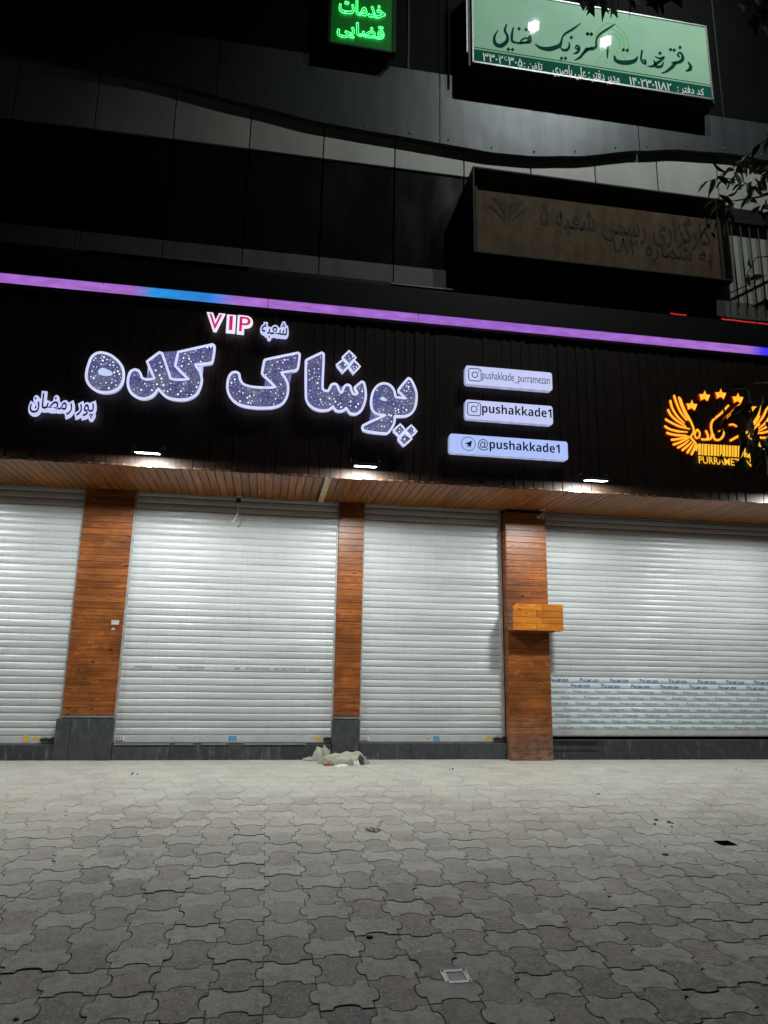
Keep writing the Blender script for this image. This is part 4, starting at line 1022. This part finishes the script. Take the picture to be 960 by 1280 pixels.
for k, (px, py, s) in enumerate(((831, 1069, .022), (461, 1172, .016), (748, 993, .018), (386, 1119, .009), (443, 986, .008), (20, 1275, .01))):
    c = on(px, py); bm = bmesh.new(); bmesh.ops.create_icosphere(bm, subdivisions=1, radius=s)
    for v in bm.verts: v.co = Vector((v.co.x*random.uniform(.7, 1.5), v.co.y*random.uniform(.6, 1.1), v.co.z*random.uniform(.3, .6)))
    tag(link('stone_chip', bm_mesh(bm), 'debris_light' if k in (3, 4) else 'debris_dark', None, c+Vector((0, 0, s*.25))),
        ['dark crumb of rubble on the paving below the empty light hole', 'small dark crumb on a joint in the foreground paving', 'small dark crumb near the foot of the boxed pillar', 'tiny white pebble on a reddish paver', 'tiny white pebble before the rubbish heap', 'dark crumb in the near left corner of the paving'][k], 'pebble', 'loose bits on the paving')
# rubbish: a crumpled sack with scraps around it
C0 = on(424, 953)
from mathutils import noise as mnoise
def crumple(name, c, rx, ry, h, seed, mat, label, cat, amp=.35, n=30, m=12, smooth=False, peak=(0, 0)):
    V = []; Fc = []; sh = Vector((seed*7.3, seed*3.1, seed*1.7))
    for j in range(m+1):
        t = j/m
        for i in range(n):
            a = 2*PI*i/n; u = Vector((math.cos(a), math.sin(a), 0))
            w = 1+amp*.9*mnoise.noise(u*1.6+sh)
            rr = math.sin(t*PI/2)**.85*w; x, y = rr*math.cos(a), rr*math.sin(a)
            q = Vector((x*2.2, y*2.2, t))
            z = (1-t**2.4)*(1+amp*1.2*mnoise.noise(q+sh))+amp*.35*abs(mnoise.noise(q*2.7+sh))*(1-t)
            z += max(0, 1-math.hypot(x-peak[0], y-peak[1])/.35)*amp*1.1 if peak != (0, 0) else 0
            k = mnoise.noise(q*4.1+sh)*amp*.16
            V.append((rx*(x+k), ry*(y+mnoise.noise(q*4.4-sh)*amp*.2), max(-.004, h*z*(0 if j == m else 1))))
    for j in range(m):
        for i in range(n): Fc.append((j*n+i, (j+1)*n+i, (j+1)*n+(i+1) % n, j*n+(i+1) % n))
    return tag(link(name, mesh(V, Fc, smooth), mat, None, c, TILT), label, cat)
crumple('plastic_sack', on(433, 955)+Vector((0, .07, 0)), .245, .13, .10, 3, 'sack_cloth', 'crumpled beige sack lying against the plinth below the thin pillar', 'sack', .42, 36, 14, True)
crumple('paper_scrap', on(404, 952)+Vector((0, .03, 0)), .085, .06, .11, 5, 'debris_light', 'crumpled pale paper peak at the left end of the sack', 'scrap', 1.0, 16, 6, False, (.1, .1))
crumple('paper_scrap', on(393, 951), .11, .05, .038, 8, 'debris_light', 'flattened pale paper trailing left from the rubbish heap', 'scrap', 1.1, 18, 5)
crumple('paper_scrap', on(409, 955), .075, .04, .05, 19, 'sack_cloth', 'torn beige flap beside the red scrap in the rubbish heap', 'scrap', 1.0, 16, 5)
crumple('plastic_scrap', on(411, 957), .05, .016, .02, 9, 'red_plastic', 'small red plastic scrap in front of the beige sack', 'scrap', .9, 14, 4)
crumple('paper_scrap', on(428, 958), .065, .02, .018, 11, 'white_plastic', 'white folded scrap in front of the middle of the sack', 'scrap', .7, 12, 4)
crumple('paper_scrap', on(445, 957), .035, .02, .045, 12, 'white_plastic', 'small white scrap at the torn end of the sack', 'scrap', .8, 10, 4)
crumple('dark_scrap', on(451, 955.5), .045, .03, .07, 14, 'debris_dark', 'dark crumpled scrap at the right end of the sack', 'scrap', 1.0, 12, 5)
crumple('paper_scrap', on(438, 957), .03, .025, .055, 15, 'debris_light', 'pale torn flap leaning on the front of the sack', 'scrap', 1.0, 10, 5)
crumple('paper_scrap', on(456, 955), .035, .03, .045, 21, 'sack_cloth', 'ragged beige corner at the right end of the rubbish heap', 'scrap', 1.1, 12, 5)

# ------------------------------------------------------------------ street tree at the right, only its branch tips in view
TX, TY = 5.9, -4.0
tr = empty('street_tree', (TX, TY, gz(TX, TY)), 'street tree whose dark leafy branch tips hang in from the right edge', 'tree')
tube('trunk', [(TX, TY, gz(TX, TY)-.05), (TX+.05, TY, 1.2), (TX-.05, TY+.05, 3.0), (TX, TY, 5.0), (TX+.1, TY-.1, 7.0), (TX, TY, 8.4)], [.19, .15, .13, .11, .08, .03], 'bark', tr, 10)
V = []; Fc = []
L0 = [(0, 0), (.25, .13), (.5, .17), (.75, .10), (1, 0)]
for x, w in L0: V += [(x, -w, .05*(1-abs(2*x-1))+w*.25), (x, 0, -.10*x*x), (x, w, .05*(1-abs(2*x-1))+w*.25)]
for i in range(4):
    a = i*3; Fc += [(a, a+3, a+4, a+1), (a+1, a+4, a+5, a+2)]
leaf_me = mesh(V, Fc, True); leaf_me.materials.append(MAT['leaf'])
# lobed leaf for the ones that hang over the green sign
lob = [(0, 0), (-.02, .12), (.18, .42), (.26, .22), (.52, .40), (.52, .18), (1.0, 0), (.52, -.18), (.52, -.40), (.26, -.22), (.18, -.42), (-.02, -.12)]
lobe_me = mesh([(x, y, -.12*x*x+.1*abs(y)) for x, y in lob]+[(.3, 0, 0)], [(i, (i+1) % 12, 12) for i in range(12)]); lobe_me.materials.append(MAT['leaf'])
def add_leaf(b, p, d, size, me=leaf_me, roll=None):
    d = Vector(d).normalized(); q = d.to_track_quat('X', 'Z'); e = (q.to_matrix() @ Matrix.Rotation(random.uniform(-1.2, 1.2) if roll is None else roll, 3, 'X')).to_euler()
    o = bpy.data.objects.new('leaf', me); COL.objects.link(o); o.location = p; o.rotation_euler = e; s = size*random.uniform(.8, 1.2); o.scale = (s, s, s); o.parent = b; o.matrix_parent_inverse = pinv(b)
def branch(pts, rad, leaves=0, size=.14, droop=.5):
    b = tube('branch', pts, rad, 'bark', tr, 6)
    P = [Vector(p) for p in pts]
    for k in range(leaves):
        t = (k+.5)/leaves*(len(P)-1); i = min(int(t), len(P)-2); p = P[i].lerp(P[i+1], t-i); dr = (P[i+1]-P[i]).normalized()
        side = dr.cross(Vector((0, 0, 1))).normalized()*(1 if k % 2 else -1)
        add_leaf(b, p, dr*.6+side*random.uniform(.2, .8)+Vector((0, 0, -droop+random.uniform(-.3, .3))), size)
    return b
YB = -3.4
def bp(x, y, dy=0): return at(x, y, YB+dy)
# limb reaching in at mid height
b0 = branch([(TX, TY, 4.6), (5.3, -3.75, 4.95), bp(985, 235), bp(955, 243)], [.045, .03, .016, .011])
branch([bp(985, 235), bp(950, 246), bp(925, 250), bp(905, 253)], [.011, .009, .007, .004], 3, .10)
for pts, nl, sz in (([(955, 243), (925, 225), (900, 222), (880, 228)], 6, .12), ([(950, 200), (925, 205), (905, 215), (893, 228)], 7, .13), ([(975, 160), (950, 180), (930, 200), (918, 222)], 8, .14), ([(985, 200), (962, 215), (945, 232), (935, 255)], 7, .14), ([(905, 253), (893, 262), (885, 275), (880, 290)], 6, .10), ([(900, 250), (890, 250), (880, 258)], 4, .10), ([(985, 250), (968, 262), (958, 280)], 5, .13)):
    branch([bp(x, y, random.uniform(-.15, .15)) for x, y in pts], [.006]+[.0045]*(len(pts)-2)+[.003], nl, sz)
branch([(TX, TY, 3.9), (5.2, -3.6, 3.95), bp(985, 318), bp(945, 322), bp(932, 345)], [.03, .02, .008, .005, .003], 0)
for x, y, dx, dz, s in ((936, 322, -.1, -1, .12), (935, 342, 0, -1, .13), (957, 345, -.9, -.25, .16), (972, 360, -.5, -.9, .2), (968, 378, -1, -.2, .17), (975, 395, -1, .05, .15), (955, 372, .2, -1, .16)):
    add_leaf(b0, bp(x, y), (dx, random.uniform(-.2, .2), dz), s, roll=1.3 if dz < -.5 else .5)
for k in range(46):
    x = 884+80*random.random()**.7; y = 195+70*random.random()
    if x < 915 and y < 215: continue
    add_leaf(b0, bp(x, y, random.uniform(-.3, .3)), (random.uniform(-.8, .5), random.uniform(-.4, .4), random.uniform(-1, .25)), random.uniform(.10, .17), roll=random.uniform(.5, 1.9))
for k in range(10):
    add_leaf(b0, bp(random.uniform(880, 905), random.uniform(255, 300), random.uniform(-.3, .3)), (random.uniform(-.8, .5), 0, -1), random.uniform(.07, .11), roll=random.uniform(.5, 1.9))
# lower cluster over the logo
YB = -3.0
b1 = branch([(TX, TY, 3.2), (5.3, -3.4, 3.5), bp(990, 500), bp(955, 503), bp(915, 515), bp(900, 530)], [.03, .02, .010, .008, .005, .003], 0)
rl_ = random.Random(11)
for k in range(30):
    x = 924+42*rl_.random()**.7; y = 482+rl_.random()*90
    if y > 545 and x < 925: continue
    if x < 918 and y < 500: continue
    add_leaf(b1, bp(x, y, rl_.uniform(-.3, .3)), (rl_.uniform(-.8, .3), rl_.uniform(-.4, .4), -rl_.uniform(.5, 1)), rl_.uniform(.13, .24), roll=rl_.uniform(.8, 1.9))
for x, y, dx, dz, s in ((903, 496, -.3, -1, .12), (903, 507, .1, -1, .11), (897, 510, -.5, -1, .12), (903, 566, -.25, -1, .10), (912, 484, .9, .1, .2), (940, 480, .9, .2, .2), (908, 520, -.2, -1, .15), (905, 536, -.6, -.9, .12)):
    add_leaf(b1, bp(x, y), (dx, 0, dz), s, roll=rl_.uniform(.9, 1.6))
# leaves dangling over the green sign
YB = -4.2
b2 = branch([(TX, TY, 7.3), (4.6, -4.2, 7.35), bp(870, -45), bp(790, -25), bp(735, -15)], [.03, .022, .014, .010, .006], 0)
for x, y, dx, s in ((730, -6, -.15, .20), (738, 2, .05, .18), (752, -8, .1, .22), (765, -4, .0, .20), (772, 2, .05, .17), (786, -10, .15, .20), (800, -8, -.2, .19), (812, -6, .35, .22), (820, -10, .5, .18), (745, -14, -.6, .2), (780, -16, .5, .2), (800, -18, -.7, .22), (656, -4, .05, .055), (835, -18, .5, .2)):
    add_leaf(b2, bp(x, y, random.uniform(-.1, .1)), (dx, random.uniform(-.15, .15), -1), s, lobe_me, random.uniform(1.2, 1.9))
for x, y, s in ((930, 0, .18), (940, 18, .2), (950, 5, .22), (957, 25, .2), (945, -10, .2)):
    add_leaf(b2, at(x, y, -3.9), (random.uniform(-.3, .3), 0, -1), s, lobe_me, 1.5)
# out-of-frame crown
V = []; Fc = []
lv = [v.co.copy() for v in leaf_me.vertices]; lf = [tuple(f.vertices) for f in leaf_me.polygons]
rnd = random.Random(4)
while len(V) < 15*1100:
    u = Vector((rnd.gauss(0, .8), rnd.gauss(0, .75), rnd.gauss(0, 1.1))); p = Vector((TX+.9, TY-.3, 6.6))+u
    d = p-CAM; z = d.dot(_f)
    if abs(d.dot(RT)/z) < 540/FPX and abs(d.dot(UP)/z) < 700/FPX: continue
    e = Matrix.Rotation(rnd.uniform(0, 6.28), 3, 'Z') @ Matrix.Rotation(rnd.uniform(-.2, 1.2), 3, 'Y') @ Matrix.Rotation(rnd.uniform(-1, 1), 3, 'X'); s = rnd.uniform(.11, .18); k = len(V)
    V += [p+e @ (v*s) for v in lv]; Fc += [tuple(k+i for i in f) for f in lf]
tag(link('crown', mesh(V, Fc, True), 'leaf', tr), kind='stuff')

for nm in ('letter_led', 'letter_hole', 'letter_face', 'pink_face', 'sign_green', 'sign_stripe', 'sign_ink', 'sign_white', 'sign_emblem', 'flood_lens', 'logo_halo', 'neon_panel'):
    MAT[nm].cycles.emission_sampling = 'NONE'
